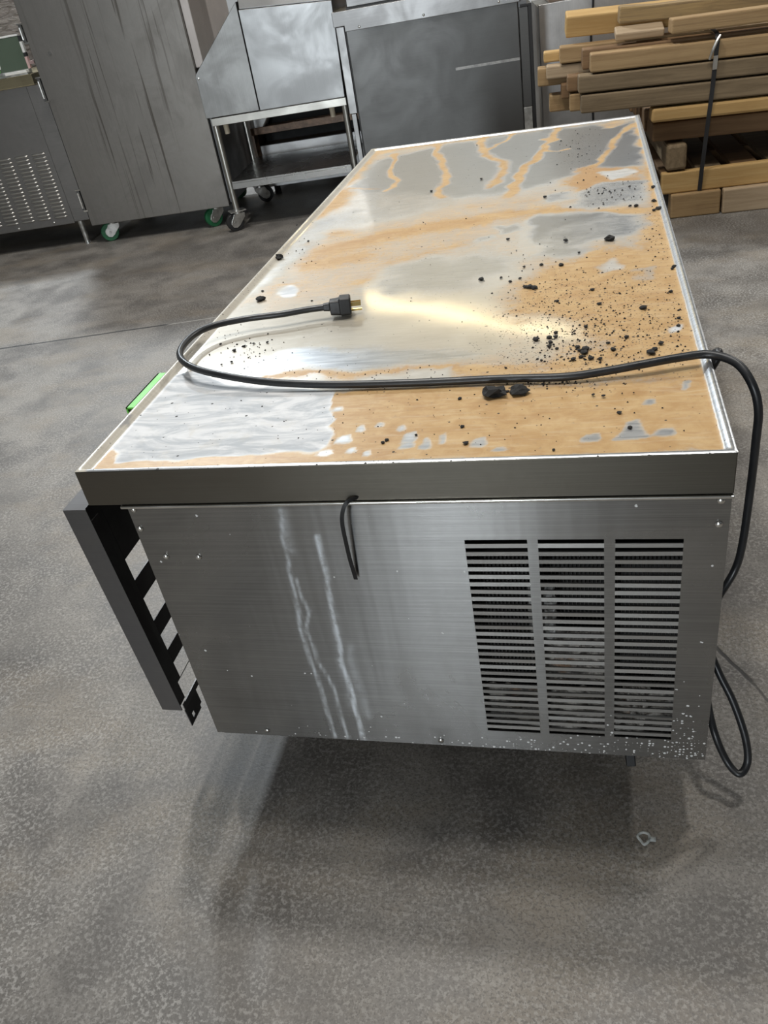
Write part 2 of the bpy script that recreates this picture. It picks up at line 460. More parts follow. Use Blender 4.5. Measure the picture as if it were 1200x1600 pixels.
# right side: heavy tan grease with charred specks
area_paint([(775,470),(800,440),(850,415),(920,395),(990,392),(1030,330),(1050,380),(1085,480),(1112,575),(1118,600),(840,600),(700,590),(760,560),(840,530),(800,500)], .06, tan=.90, film=.9)
area_paint([(925,385),(990,400),(1040,405),(1065,430),(1085,480),(1100,540),(1060,540),(1030,480),(980,440),(920,425)], .05, tan=.95, film=.9, deep=.25)
area_paint([(790,460),(860,430),(1000,420),(1060,470),(1060,560),(960,590),(820,590),(760,540)], .06, spec=.85)
area_paint([(830,560),(840,500),(930,490),(1000,520),(960,570),(900,590)], .05, spec=1.0)
area_paint([(1000,330),(1040,330),(1060,400),(1030,400)], .04, spec=.6)
area_paint([(760,525),(830,490),(900,500),(925,530),(840,570),(770,560)], .05, tan=.45, film=.9)
area_paint([(930,412),(955,405),(980,408),(975,416),(945,420)], .012, tan=.4, film=.95, white=.25)
area_paint([(1035,515),(1050,510),(1056,517),(1045,522)], .008, tan=.1, white=.6)
stroke([(990,420),(1015,416),(1015,430),(995,432)], .01, .012, tan=.6, dark=.3, deep=.4)
stroke([(1004,190),(1038,310),(1078,440),(1110,560),(1145,690)], .024, .02, tan=.96, film=.95, deep=.2)
# front strip behind the lip
area_paint([(505,640),(525,608),(700,604),(900,604),(1112,590),(1152,700),(900,712),(600,722),(300,735),(120,742),(150,712),(170,697),(195,708),(180,715),(240,718),(330,717),(480,706),(502,690)], .012, tan=.93, film=.95, wob=.8)
area_paint([(300,578),(360,598),(440,606),(530,606),(515,640),(522,655),(505,668),(512,680),(500,692),(488,700),(420,708),(330,716),(240,718),(175,722),(190,706),(172,696),(200,662),(265,585)], .0045, tan=.0, film=.9, dark=.05, white=.85, wob=.5)  # pale film patch; the cool lamp sheen is put into its white
stroke([(420,585),(500,583),(600,580),(700,574),(800,572)], .012, .012, tan=.85, film=.8)
stroke([(800,572),(900,570),(1000,560)], .02, .02, tan=.8, film=.8)
area_paint([(470,588),(560,590),(690,580),(690,592),(560,598),(470,598)], .008, tan=.25, film=.85, white=.2)
area_paint([(482,640),(505,636),(508,648),(500,660),(490,650)], .006, tan=.1, film=1.0, white=.7, wob=.3)
stroke([(225,712),(235,703),(233,716)], .003, .006, tan=.6, film=.8)
stroke([(280,672),(300,664)], .003, .006, tan=.5, film=.8)
for u, v, du, dv in ((640,680,11,9),(636,694,13,5),(668,688,5,8),(664,697,8,4),(692,683,4,8),(748,687,13,7),(562,669,6,5),(535,684,14,5),(594,661,6,3),(545,700,8,4),(528,637,9,3),(505,704,12,4),(572,704,6,4),(925,680,16,5),(990,665,14,12),(985,678,22,6),(1036,672,20,6),(1016,625,9,4),(1071,598,5,5),(780,697,9,3),(628,665,5,4)):
    a = .35
    area_paint([(u-du, v+dv), (u-du*.4, v-dv*.6), (u+du*.7, v-dv), (u+du, v+dv*.5), (u+du*.2, v+dv)], .006, tan=.0, film=.30, dark=.12, white=.12, wob=.25)
# crusted dark scuff on the left rim corner, and vein marks in the front grease
stroke([(860,660),(930,640),(1000,630)], .003, .01, deep=.5, wob=1)
stroke([(990,690),(1060,665),(1110,655)], .003, .012, deep=.6, wob=1)
stroke([(760,650),(860,655),(900,640),(960,650)], .004, .014, deep=.35, wob=1)
DE = np.minimum(np.minimum(GX, W_ - GX), np.minimum(GY, L_ - GY))
rim = np.clip((0.0135 - DE) / 0.004, 0, 1)
for arr, v in ((TAN, .12), (FILM, .30), (DARK, 0), (SPEC, .12), (WHITE, 0), (DEEP, 0)): lay(arr, rim, v)
rimL = np.clip((0.018 - GX) / 0.004, 0, 1)
for arr, v in ((TAN, .22), (FILM, 1.0), (DARK, 0), (WHITE, .12), (DEEP, 0)): lay(arr, rimL, v)

stroke([(176,672),(188,664),(193,656)], .003, .006, tan=0, film=.9, dark=1.0, white=0, wob=1.0)
stroke([(188,664),(196,668)], .002, .005, tan=0, film=.9, dark=1.0, white=0, wob=1.0)
prof = np.where(DE < 0.004, -0.0012 * (1 - DE / 0.004) ** 2, -0.0075 * np.clip((DE - 0.004) / 0.011, 0, 1) ** 2 * (3 - 2 * np.clip((DE - 0.004) / 0.011, 0, 1)))
GZ = ZT + prof
flat = np.clip((DE - 0.016) / 0.02, 0, 1)
# shallow creases pressed into the sheet near the cord, deepest at the right
cr = np.clip((GX - 0.45) / 0.35, 0, 1) ** 1.5
for yy, a in ((0.155, -0.0022), (0.178, 0.0016), (0.205, -0.0016), (0.232, 0.0014)):
    GZ += flat * cr * a * np.exp(-((GY - yy - 0.02 * (GX - 0.6)) / 0.008) ** 2)
GZ += flat * ((vnoise(GX, GY, 4, 11) - 0.5) * 0.0007 + (vnoise(GX, GY, 14, 12) - 0.5) * 0.00012)
me = bpy.data.meshes.new('worktop')
co = np.stack([GX, GY, GZ], -1).reshape(-1, 3)
idx = np.arange(NX * NY).reshape(NY, NX)
q = np.stack([idx[:-1, :-1], idx[:-1, 1:], idx[1:, 1:], idx[1:, :-1]], -1).reshape(-1, 4)
me.vertices.add(len(co)); me.vertices.foreach_set('co', co.ravel())
me.loops.add(q.size); me.loops.foreach_set('vertex_index', q.ravel())
me.polygons.add(len(q)); me.polygons.foreach_set('loop_start', np.arange(0, q.size, 4)); me.polygons.foreach_set('loop_total', np.full(len(q), 4))
me.update()
me.polygons.foreach_set('use_smooth', np.ones(len(q), bool))
def add_attr(me, name, a, b, c):
    at = me.attributes.new(name, 'FLOAT_COLOR', 'POINT')
    d = np.stack([a.ravel(), b.ravel(), c.ravel(), np.ones(a.size)], -1).astype(np.float32)
    at.data.foreach_set('color', d.ravel())
add_attr(me, 'stain_a', TAN, FILM, DARK)
add_attr(me, 'stain_sheen_b', SPEC, WHITE, DEEP)

def worktop_material():
    t = NT('stained_worktop_sheet')
    tan, film, dark = t.attr('stain_a')
    spec, white, deep = t.attr('stain_sheen_b')
    v = t.coord()
    n1 = t.noise(v, 28, 6, 0.65, 0.6); n2 = t.noise(v, 140, 4, 0.7)
    n3 = t.noise(t.coord((5, 55, 1)), 3.0, 5, 0.65, 0.4)      # wiping strokes across the sheet
    n4 = t.noise(v, 6, 5, 0.6, 1.0)
    pert = t.math('ADD', t.math('MULTIPLY', t.math('SUBTRACT', n1, 0.5), 0.55), t.math('MULTIPLY', t.math('SUBTRACT', n2, 0.5), 0.45))
    pert = t.math('ADD', pert, t.math('MULTIPLY', t.math('SUBTRACT', n3, 0.5), 0.30))
    tm = t.rng(t.math('ADD', tan, pert), 0.28, 0.84)
    fm = t.rng(t.math('ADD', film, pert), 0.25, 0.85)
    dm = t.math('ADD', dark, t.math('MULTIPLY', t.math('SUBTRACT', n3, 0.5), 0.5))
    dm = t.rng(dm, 0.05, 0.75)
    # metal below
    metal = t.mix(t.rng(n3, 0.3, 0.7), (0.46, 0.475, 0.49), (0.66, 0.67, 0.68))
    metal = t.mix(t.math('MULTIPLY', dm, 0.85), metal, (0.40, 0.41, 0.43))
    # dried film
    fcol = t.mix(t.rng(n4, 0.35, 0.65), (0.45, 0.39, 0.285), (0.53, 0.475, 0.365))
    fcol = t.mix(t.math('MULTIPLY', dm, 0.7), fcol, (0.27, 0.275, 0.285))
    tcol = t.mix(t.rng(n1, 0.30, 0.70), (0.42, 0.25, 0.095), (0.52, 0.35, 0.165))
    tcol = t.mix(t.math('MULTIPLY', t.rng(t.noise(t.coord((3, 9, 1)), 4.0, 6, 0.65, 1.4), 0.46, 0.68), 0.6), tcol, (0.37, 0.20, 0.07))
    tcol = t.mix(t.math('MULTIPLY', t.rng(t.math('ADD', deep, pert), 0.15, 0.9), 0.65), tcol, (0.36, 0.19, 0.075))
    pit = t.math('MULTIPLY', t.rng(n2, 0.60, 0.68), t.rng(tan, 0.5, 0.9))
    tcol = t.mix(t.math('MULTIPLY', pit, 0.5), tcol, (0.30, 0.21, 0.12))
    tcol = t.mix(t.math('MULTIPLY', t.rng(n3, 0.50, 0.72), 0.35), tcol, (0.58, 0.47, 0.32))
    lay_c = t.mix(tm, fcol, tcol)
    wcol = t.mix(t.rng(t.noise(t.coord((2.5, 9, 1)), 3.0, 6, 0.65, 1.6), 0.36, 0.62), (0.40, 0.425, 0.45), (0.68, 0.685, 0.69))  # pale patches; at the front left this colour stands in for lamp sheen
    wcol = t.mix(t.rng(n4, 0.50, 0.70, 0, 0.5), wcol, (0.31, 0.34, 0.38))
    lay_c = t.mix(t.math('MULTIPLY', t.rng(white, 0.0, 0.6), t.rng(n1, 0.25, 0.5, 0.75, 1.0)), lay_c, wcol)
    # how much of the metal is covered
    cover = t.math('MAXIMUM', t.math('MULTIPLY', fm, 0.76), t.math('MULTIPLY', tm, 0.97))
    cover = t.math('MAXIMUM', cover, t.math('MULTIPLY', white, 0.95))
    col = t.mix(cover, metal, lay_c)
    # soot specks: cell-like grains whose density follows the traced dirty zones
    vo = t.n('ShaderNodeTexVoronoi', voronoi_dimensions='2D'); t.put(vo.inputs['Vector'], v); vo.inputs['Scale'].default_value = 115
    sc_ = t.n('ShaderNodeSeparateColor'); t.put(sc_.inputs[0], vo.outputs['Color'])
    size = t.math('MULTIPLY', t.math('MULTIPLY', sc_.outputs[0], sc_.outputs[0]), 0.27)
    d1 = t.math('SUBTRACT', vo.outputs['Distance'], size)
    sp = t.rng(d1, -0.05, 0.03, 1, 0)
    pres = t.math('LESS_THAN', sc_.outputs[1], t.math('MULTIPLY', t.math('ADD', spec, 0.04), 0.45))
    sp = t.math('MULTIPLY', sp, pres)
    vo2 = t.n('ShaderNodeTexVoronoi', voronoi_dimensions='2D'); t.put(vo2.inputs['Vector'], v); vo2.inputs['Scale'].default_value = 300
    sc2 = t.n('ShaderNodeSeparateColor'); t.put(sc2.inputs[0], vo2.outputs['Color'])
    p2 = t.math('MULTIPLY', t.math('LESS_THAN', sc2.outputs[1], t.math('MULTIPLY', t.math('ADD', spec, 0.03), 0.22)), t.rng(vo2.outputs['Distance'], 0.20, 0.34, 1, 0))
    sp = t.math('MAXIMUM', sp, t.math('MULTIPLY', p2, 0.8))
    col = t.mix(t.math('MULTIPLY', sp, 0.92), col, (0.03, 0.028, 0.025))
    met = t.math('MULTIPLY', t.math('SUBTRACT', 1.0, cover), t.math('SUBTRACT', 1.0, sp))
    rough = t.mixf(cover, 0.31, 0.33)
    rough = t.math('ADD', rough, t.math('MULTIPLY', tm, 0.10))
    rough = t.math('ADD', rough, t.math('MULTIPLY', t.math('SUBTRACT', n3, 0.5), 0.08))
    rough = t.math('ADD', rough, t.math('MULTIPLY', sp, 0.4))
    rough = t.math('ADD', rough, t.math('MULTIPLY', white, 0.55))
    coat = t.math('MULTIPLY', t.math('MULTIPLY', fm, t.math('SUBTRACT', 1.0, tm)), t.math('SUBTRACT', 1.0, t.rng(white, 0.0, 0.3)))
    t.set(Base_Color=col, Metallic=met, Roughness=rough, Specular_IOR_Level=0.4, Coat_Weight=t.math('MULTIPLY', coat, 0.9), Coat_Roughness=0.085)
    h = t.math('MULTIPLY', t.math('ADD', t.math('ADD', t.math('MULTIPLY', n2, 0.30), t.math('MULTIPLY', n1, 0.35)), 0.6), t.math('MULTIPLY', tm, tm))
    h = t.math('ADD', h, t.math('MULTIPLY', sp, 0.8))
    t.bump(h, 0.16, 0.0010)
    return t.m
top = obj('worktop', me, worktop_material(), base)
top['label'] = 'dished steel top covered in tan dried grease'
# folded-down lip round the top
bm = bmesh.new()
zl = ZT - 0.055
box(bm, 0.0, W_, 0.0, 0.004, zl, ZT - 0.0014)
box(bm, 0.0, W_, L_ - 0.004, L_, zl, ZT - 0.0014)
box(bm, 0.0, 0.004, 0.004, L_ - 0.004, zl, ZT - 0.0014)
box(bm, W_ - 0.004, W_, 0.004, L_ - 0.004, zl, ZT - 0.0014)
obj('top_lip', bm, M_LIP, base, bevel=0.0012)
# bright folded flange along the top of the end panel
obj('panel_flange', bx(0.049, 0.8135, -0.0035, 0.0095, 0.5905, 0.5943), M_SCREW, base, bevel=0.0008)

# ---- end panel with three louver windows
PX0, PX1, PZ0, PZ1, PY = 0.049, 0.8135, 0.125, 0.590, 0.0105
COLS = ((0.504, 0.582), (0.595, 0.674), (0.687, 0.765))
SZ0, SZ1 = 0.165, 0.525
def lines(a, b, must, step):
    k = sorted(set([a, b] + list(must))); out = []
    for p, q_ in zip(k[:-1], k[1:]):
        n = max(1, int(round((q_ - p) / step)))
        out += [p + (q_ - p) * i / n for i in range(n)]
    return np.array(out + [b])
gx = lines(PX0, PX1, [c for ab in COLS for c in ab], 0.004)
gz = lines(PZ0, PZ1, [SZ0, SZ1], 0.004)
QX, QZ = np.meshgrid(gx, gz)
def pw(pix): return [(p.x, p.z) for p in (ony(u, v, PY) for u, v in pix)]
DRIP = np.zeros(QX.shape); SPLAT = np.zeros(QX.shape); SMEAR = np.zeros(QX.shape)
PWX = QX + (vnoise(QX, QZ, 30, 21) - 0.5) * 0.006
def drip(pix, wd, k):
    global DRIP
    d, t = seg_dist(PWX, QZ, pw(pix))
    DRIP = np.maximum(DRIP, k * np.exp(-(d / wd) ** 2))
drip([(437,797),(443,840),(452,890),(462,930),(472,985),(488,1040),(505,1090),(520,1140),(524,1152)], .0026, .75)
drip([(463,905),(482,955),(481,985),(500,1035),(520,1075),(535,1125),(545,1153)], .0022, .65)
drip([(497,838),(505,880),(512,930),(523,985),(535,1035),(550,1085),(562,1130),(571,1156)], .0028, 1.0)
drip([(520,960),(528,1010),(540,1060),(548,1100)], .006, .22)
drip([(545,1010),(560,1070),(575,1120)], .006, .2)
drip([(440,800),(452,860)], .008, .35)
SPLAT = np.clip((QX - 0.60) / 0.16, 0, 1) ** 1.2 * np.clip((0.30 - QZ) / 0.16, 0, 1) ** 1.6
SPLAT = np.maximum(SPLAT, np.clip((0.165 - QZ) / 0.04, 0, 1) * (0.15 + 0.75 * np.clip((QX - 0.35) / 0.3, 0, 1)))
def smear(pix, soft, k):
    global SMEAR
    sd = poly_sd(QX, QZ, pw(pix)); SMEAR = np.maximum(SMEAR, k * np.clip(0.5 - sd / (2 * soft), 0, 1))
smear([(345,1085),(400,1080),(450,1095),(440,1105),(370,1112)], .02, .5)
smear([(380,915),(415,905),(410,920),(385,925)], .02, .35)
smear([(680,1140),(700,1140),(700,1160),(684,1162)], .01, .7)
verts = [(x, PY, z) for z in gz for x in gx]
nx = len(gx); faces = []
for j in range(len(gz) - 1):
    for i in range(nx - 1):
        cx, cz = (gx[i] + gx[i+1]) / 2, (gz[j] + gz[j+1]) / 2
        if SZ0 < cz < SZ1 and any(a < cx < b for a, b in COLS): continue
        faces.append((j*nx+i, j*nx+i+1, (j+1)*nx+i+1, (j+1)*nx+i))
pm = bpy.data.meshes.new('end_panel'); pm.from_pydata(verts, [], faces); pm.update()
add_attr(pm, 'marks', DRIP, SPLAT, SMEAR)
def panel_material():
    t = NT('end_panel_stainless')
    dr, spl, sme = t.attr('marks')
    g = t.noise(t.coord((1.2, 240, 240)), 3.0, 3, 0.7)
    sm = t.noise(t.coord(), 4.0, 5, 0.6, 0.6)
    vert = t.noise(t.coord((14, 1, 1.0)), 1.0, 3, 0.55)
    c = t.mix(t.rng(sm, 0.35, 0.7), (0.27, 0.27, 0.266), (0.36, 0.36, 0.356))
    c = t.mix(t.rng(g, 0.35, 0.7, 0, 0.20), c, (0.62, 0.62, 0.61))
    c = t.mix(t.math('MULTIPLY', sme, 0.6), c, (0.17, 0.165, 0.155))
    fn = t.noise(t.coord(), 70, 4, 0.7)
    dm = t.math('MULTIPLY', dr, t.rng(fn, 0.30, 0.60, 0.25, 1.0))
    c = t.mix(t.math('MULTIPLY', dm, 0.85), c, (0.62, 0.66, 0.70))
    sx = t.n('ShaderNodeSeparateXYZ'); t.put(sx.inputs[0], t.n('ShaderNodeTexCoord').outputs['Object'])
    cx_ = t.n('ShaderNodeCombineXYZ'); t.put(cx_.inputs[0], sx.outputs[0]); t.put(cx_.inputs[1], sx.outputs[2])
    vo = t.n('ShaderNodeTexVoronoi', voronoi_dimensions='2D'); t.put(vo.inputs['Vector'], cx_.outputs[0]); vo.inputs['Scale'].default_value = 190
    sp = t.n('ShaderNodeSeparateColor'); t.put(sp.inputs[0], vo.outputs['Color'])
    sz = t.math('MULTIPLY', t.math('MULTIPLY', sp.outputs[0], sp.outputs[0]), 0.40)
    ds = t.rng(t.math('SUBTRACT', vo.outputs['Distance'], sz), -0.05, 0.03, 1, 0)
    ds = t.math('MULTIPLY', ds, t.math('LESS_THAN', sp.outputs[1], t.math('ADD', t.math('MULTIPLY', spl, 0.85), 0.006)))
    c = t.mix(ds, c, (0.72, 0.72, 0.71))
    cov = t.math('MAXIMUM', t.math('MULTIPLY', dm, 0.8), ds)
    t.set(Base_Color=c, Metallic=t.math('SUBTRACT', 1.0, cov), Anisotropic=0.9,
          Roughness=t.math('ADD', t.mixf(t.rng(sm, 0.35, 0.7), 0.31, 0.25), t.math('MULTIPLY', cov, 0.3)))
    tg = t.n('ShaderNodeCombineXYZ'); tg.inputs[0].default_value = 0.02; tg.inputs[1].default_value = 0.03; tg.inputs[2].default_value = 1.0; t.put(t.p.inputs['Tangent'], tg.outputs[0])
    t.bump(t.math('ADD', t.math('MULTIPLY', g, 0.08), t.math('MULTIPLY', vert, 0.6)), 0.10, 0.01)
    return t.m
M_PANEL = panel_material()
panel = obj('end_panel', pm, M_PANEL, base)
sd_ = panel.modifiers.new('sheet', 'SOLIDIFY'); sd_.thickness = 0.0016; sd_.offset = -1
panel['label'] = 'brushed steel end panel with white drip runs'
NS = 29
pitch = (SZ1 - SZ0) / (NS - 0.48)
slot = pitch * 0.50
rnd = random.Random(7)
sl_me = {}
M_SLAT = steel('louver_slat_steel', (0.46, 0.455, 0.44), 0.38, aniso=0.4)
for ci, (a, b) in enumerate(COLS):
    bm = bmesh.new(); box(bm, 0, b - a, 0, 0.0022, 0, pitch - slot)
    bmesh.ops.recalc_face_normals(bm, faces=bm.faces[:])
    m_ = bpy.data.meshes.new('louver_slat'); bm.to_mesh(m_); bm.free(); m_.materials.append(M_SLAT)
    for k in range(NS - 1):
        z = SZ1 - slot - (pitch - slot) - k * pitch
        o = inst('louver_slat', m_, panel, (a, PY - 0.0004, z), (rnd.uniform(-.10, .10), rnd.uniform(-.004, .004), 0))
        if ci == 2 and k == NS - 5: o.rotation_euler = (0.25, 0.035, 0.0)
bm = bmesh.new(); dome(bm, (0, 0, 0), 0.0048)
bmesh.ops.recalc_face_normals(bm, faces=bm.faces[:])
scr = bpy.data.meshes.new('screw'); bm.to_mesh(scr); bm.free(); scr.materials.append(M_SCREW)
for p in scr.polygons: p.use_smooth = True
for x, z in ((.0575,.580),(.0560,.548),(.079,.499),(.129,.498),(.802,.579),(.802,.546),(.141,.137),(.429,.136)):
    inst('screw', scr, panel, (x, PY - 0.0005, z))

# ---- cabinet body, compressor bay and condenser behind the slots
bm = bmesh.new()
box(bm, 0.049, 0.809, 0.34, 1.885, 0.125, 0.594)
box(bm, 0.049, 0.0515, 0.0125, 0.34, 0.125, 0.594)
box(bm, 0.8065, 0.809, 0.0125, 0.34, 0.125, 0.594)
box(bm, 0.0515, 0.8065, 0.0125, 0.34, 0.125, 0.128)
box(bm, 0.0515, 0.8065, 0.0125, 0.34, 0.590, 0.594)
obj('cabinet_body', bm, M_DARKST, base)
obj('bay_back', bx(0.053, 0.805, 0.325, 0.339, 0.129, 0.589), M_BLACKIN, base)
obj('top_core', bx(0.006, W_ - 0.006, 0.032, L_ - 0.006, 0.5965, ZT - 0.0115), M_DARKST, base)
def lint_material():
    t = NT('condenser_lint')
    v = t.coord()
    n = t.noise(v, 26, 6, 0.7, 0.5); n2 = t.noise(v, 160, 3, 0.7)
    c = t.mix(t.rng(n, 0.40, 0.66), (0.05, 0.046, 0.042), (0.36, 0.34, 0.31))
    c = t.mix(t.rng(t.noise(v, 14, 3), 0.60, 0.68, 0, 0.5), c, (0.26, 0.14, 0.07))
    c = t.mix(t.rng(n2, 0.60, 0.7, 0, 0.5), c, (0.36, 0.35, 0.33))
    t.set(Base_Color=c, Roughness=0.9); t.bump(t.math('ADD', n, t.math('MULTIPLY', n2, 0.4)), 0.8, 0.006)
    return t.m
M_LINT = lint_material()
def clump(name, x0, x1, z0, z1, y, seed, parent, n=26, amp=0.012, m=None):
    """ragged slab of packed lint"""
    bm = bmesh.new(); rr = random.Random(seed); G = []
    for j in range(n + 1):
        row = []
        for i in range(n + 1):
            u, w2 = i / n, j / n
            e = min(u, 1 - u, w2, 1 - w2) * 5
            row.append(bm.verts.new((x0 + (x1-x0)*u + rr.uniform(-.002,.002), y - amp * min(1, e) + rr.uniform(-.4,.4) * amp, z0 + (z1-z0)*w2 + rr.uniform(-.002,.002))))
        G.append(row)
    for j in range(n):
        for i in range(n):
            bm.faces.new((G[j][i], G[j][i+1], G[j+1][i+1], G[j+1][i]))
    o = obj(name, bm, m or M_LINT, parent)
    return o
coil = obj('condenser_coil', bx(0.49, 0.785, 0.075, 0.12, 0.14, 0.455), plain('dusty_coil', (0.03, 0.029, 0.028), 0.8, 0, 0.4), base)
fin_b = bmesh.new()
for i in range(54):
    x = 0.492 + i * 0.0054
    box(fin_b, x, x + 0.0008, 0.066, 0.0752, 0.145, 0.45)
fo = obj('coil_fins', fin_b, plain('dusty_fin', (0.10, 0.095, 0.09), 0.6, 0.3, 0.4), coil); fo['kind'] = 'stuff'
clump('lint_clump', 0.495, 0.775, 0.135, 0.235, 0.040, 3, coil)
clump('lint_clump', 0.590, 0.690, 0.25, 0.350, 0.038, 4, coil, 16)
clump('lint_clump', 0.700, 0.735, 0.16, 0.25, 0.034, 5, coil, 12)
clump('lint_clump', 0.575, 0.612, 0.33, 0.43, 0.036, 6, coil, 12, m=plain('grey_bracket', (0.30, 0.30, 0.29), 0.6, 0, 0.2))

# ---- casters under the base
def caster(parent, x, y, z_top, wheel_r, yaw, wheel_m, lever=1, wheel_w=0.030, metal=None):
    metal = metal or M_ZINC
    c = thing_part('caster', parent, (x, y, 0), yaw)
    bm = bmesh.new()
    box(bm, -0.045, 0.045, -0.035, 0.035, z_top - 0.005, z_top)
    cyl(bm, (0, 0, z_top - 0.018), (0, 0, z_top - 0.005), 0.024, n=18)
    for s in (-1, 1):
        y0 = s * (wheel_w / 2 + 0.004)
        a = [(0.036, z_top - 0.016), (-0.028, z_top - 0.016), (-0.046, wheel_r + 0.012), (-0.054, wheel_r - 0.006), (-0.044, wheel_r - 0.024), (-0.024, wheel_r - 0.029), (-0.004, wheel_r - 0.018), (0.034, z_top - 0.038)]
        prism(bm, a, y0 - 0.0014, y0 + 0.0014)
    box(bm, -0.026, 0.026, -wheel_w/2 - 0.005, wheel_w/2 + 0.005, z_top - 0.019, z_top - 0.015)
    obj('fork', bm, metal, c, bevel=0.0012)
    bm = bmesh.new()
    n = 28; cx = -0.028
    profile = [(-wheel_w/2, 0.55), (-wheel_w/2, 0.93), (-wheel_w/2 + 0.004, 1.0), (wheel_w/2 - 0.004, 1.0), (wheel_w/2, 0.93), (wheel_w/2, 0.55)]
    rings = []
    for yy, rr in profile:
        rings.append([bm.verts.new((cx + wheel_r*rr*math.cos(2*math.pi*j/n), yy, wheel_r + wheel_r*rr*math.sin(2*math.pi*j/n))) for j in range(n)])
    for q_ in range(len(rings) - 1):
        for j in range(n):
            bm.faces.new((rings[q_][j], rings[q_][(j+1) % n], rings[q_+1][(j+1) % n], rings[q_+1][j]))
    bm.faces.new(rings[0]); bm.faces.new(rings[-1])
    obj('wheel', bm, wheel_m, c)
    bm = bmesh.new(); cyl(bm, (cx, -wheel_w/2 - 0.008, wheel_r), (cx, wheel_w/2 + 0.008, wheel_r), 0.0085, n=12)
    cyl(bm, (cx, -wheel_w/2 - 0.002, wheel_r), (cx, wheel_w/2 + 0.002, wheel_r), wheel_r * 0.52, n=18)
    obj('axle', bm, metal, c)
    if lever:
        bm = bmesh.new()
        k = lever
        prism(bm, [(-0.03 * k, z_top - 0.03), (-0.076 * k, z_top - 0.046), (-0.090 * k, z_top - 0.064), (-0.082 * k, z_top - 0.070), (-0.03 * k, z_top - 0.048)], -0.007, 0.007)
        obj('brake_lever', bm, M_BLACKPL, c, bevel=0.002)
    return c
def thing_part(name, parent, loc, rz=0.0):
    o = link(bpy.data.objects.new(name, None)); o.empty_display_size = 0.03
    o.parent = parent; o.location = loc; o.rotation_euler = (0, 0, rz)
    return o
caster(base, 0.705, 0.130, 0.125, 0.050, R(-84), M_WHEEL, lever=-1)
caster(base, 0.135, 0.20, 0.125, 0.050, R(-60), M_WHEEL)
caster(base, 0.705, 1.75, 0.125, 0.050, R(40), M_WHEEL)
caster(base, 0.135, 1.75, 0.125, 0.050, R(20), M_WHEEL)

# ---- louvered compressor grille hanging off the left side
gr = thing_part('compressor_grille', base, (0, 0, 0))
gr['label'] = 'loose dark steel grille with wide slots standing off the side'
lean = 0.040                                  # it leans in toward the bottom
def gx_(x, z): return x + (0.584 - z) * lean
def gbox(bm, x0, x1, y0, y1, z0, z1):
    v = box(bm, x0, x1, y0, y1, z0, z1)
    for q_ in v: q_.co.x = gx_(q_.co.x, q_.co.z)
XA, XB, GY0, GY1, GZ0, GZ1 = -0.049, -0.013, 0.006, 0.470, 0.180, 0.584
bm = bmesh.new()
gbox(bm, XA, XB, GY0, GY0 + 0.0016, GZ0, GZ1)              # near end flange
gbox(bm, XA, XB, GY1 - 0.0016, GY1, GZ0, GZ1)
gbox(bm, XA, XB - 0.002, GY0 + 0.0016, GY1 - 0.0016, GZ1 - 0.0016, GZ1)
gbox(bm, XA, XA + 0.0016, GY0 + 0.0016, GY0 + 0.072, GZ0, GZ1 - 0.0016)
gbox(bm, XA, XA + 0.0016, GY1 - 0.075, GY1 - 0.0016, GZ0, GZ1 - 0.0016)
gbox(bm, XB - 0.0016, XB, GY0 + 0.0016, GY0 + 0.020, GZ0 + 0.01, GZ1 - 0.02)
obj('grille_frame', bm, M_GRILLE, gr)
for (z1, z0) in ((GZ1 - 0.0016, 0.440), (0.398, 0.360), (0.312, 0.280), (0.246, 0.216)):
    bm = bmesh.new()
    gbox(bm, XA + 0.0002, XA + 0.0018, GY0 + 0.072, GY1 - 0.075, z0, z1)
    obj('grille_slat', bm, M_GRILLE, gr)
bm = bmesh.new()
gbox(bm, XA + 0.0002, XA + 0.0018, GY0 + 0.072, GY1 - 0.075, GZ0, 0.176 + 0.004)
gbox(bm, XB + 0.004, XB + 0.0056, GY0 + 0.0016, GY1, GZ0, GZ0 + 0.012)
obj('grille_foot', bm, M_GRILLE, gr)
# hanging tab with a slotted hole at the near bottom corner
bm = bmesh.new()
for y0, y1, za, zb in ((0.006, 0.052, 0.160, 0.180), (0.006, 0.018, 0.150, 0.160), (0.026, 0.052, 0.150, 0.160), (0.006, 0.046, 0.143, 0.150)):
    gbox(bm, XB + 0.004, XB + 0.0056, y0, y1, za, zb)
obj('mounting_tab', bm, M_GRILLE, gr)
bm = bmesh.new()
prism(bm, [(gx_(-.095, .584), .5856), (gx_(-.03, .584), .5856), (gx_(-.03, .584), .5885), (gx_(-.097, .584), .5885)], 0.30, 0.432)
prism(bm, [(gx_(-.097, .584), .560), (gx_(-.094, .584), .560), (gx_(-.094, .584), .5885), (gx_(-.097, .584), .5885)], 0.30, 0.432)
o = obj('green_strip', bm, M_GREEN, gr); o['label'] = 'bright green plastic strip'

# ---- drawer fronts along the left side
for k, (y0, y1) in enumerate(((0.50, 1.165), (1.185, 1.86))):
    for z0, z1 in ((0.15, 0.355), (0.37, 0.575)):
        d = thing_part('drawer', base, (0, 0, 0))
        obj('drawer_front', bx(0.030, 0.0488, y0, y1, z0, z1), M_BODY, d, bevel=0.003)
        bm = bmesh.new(); yc = (y0 + y1) / 2
        prism(bm, [(0.030, z1 - 0.012), (0.004, z1 - 0.012), (0.004, z1 - 0.035), (0.007, z1 - 0.035), (0.007, z1 - 0.016), (0.030, z1 - 0.016)], yc - 0.12, yc + 0.12)
        obj('drawer_handle', bm, M_BODY, d)

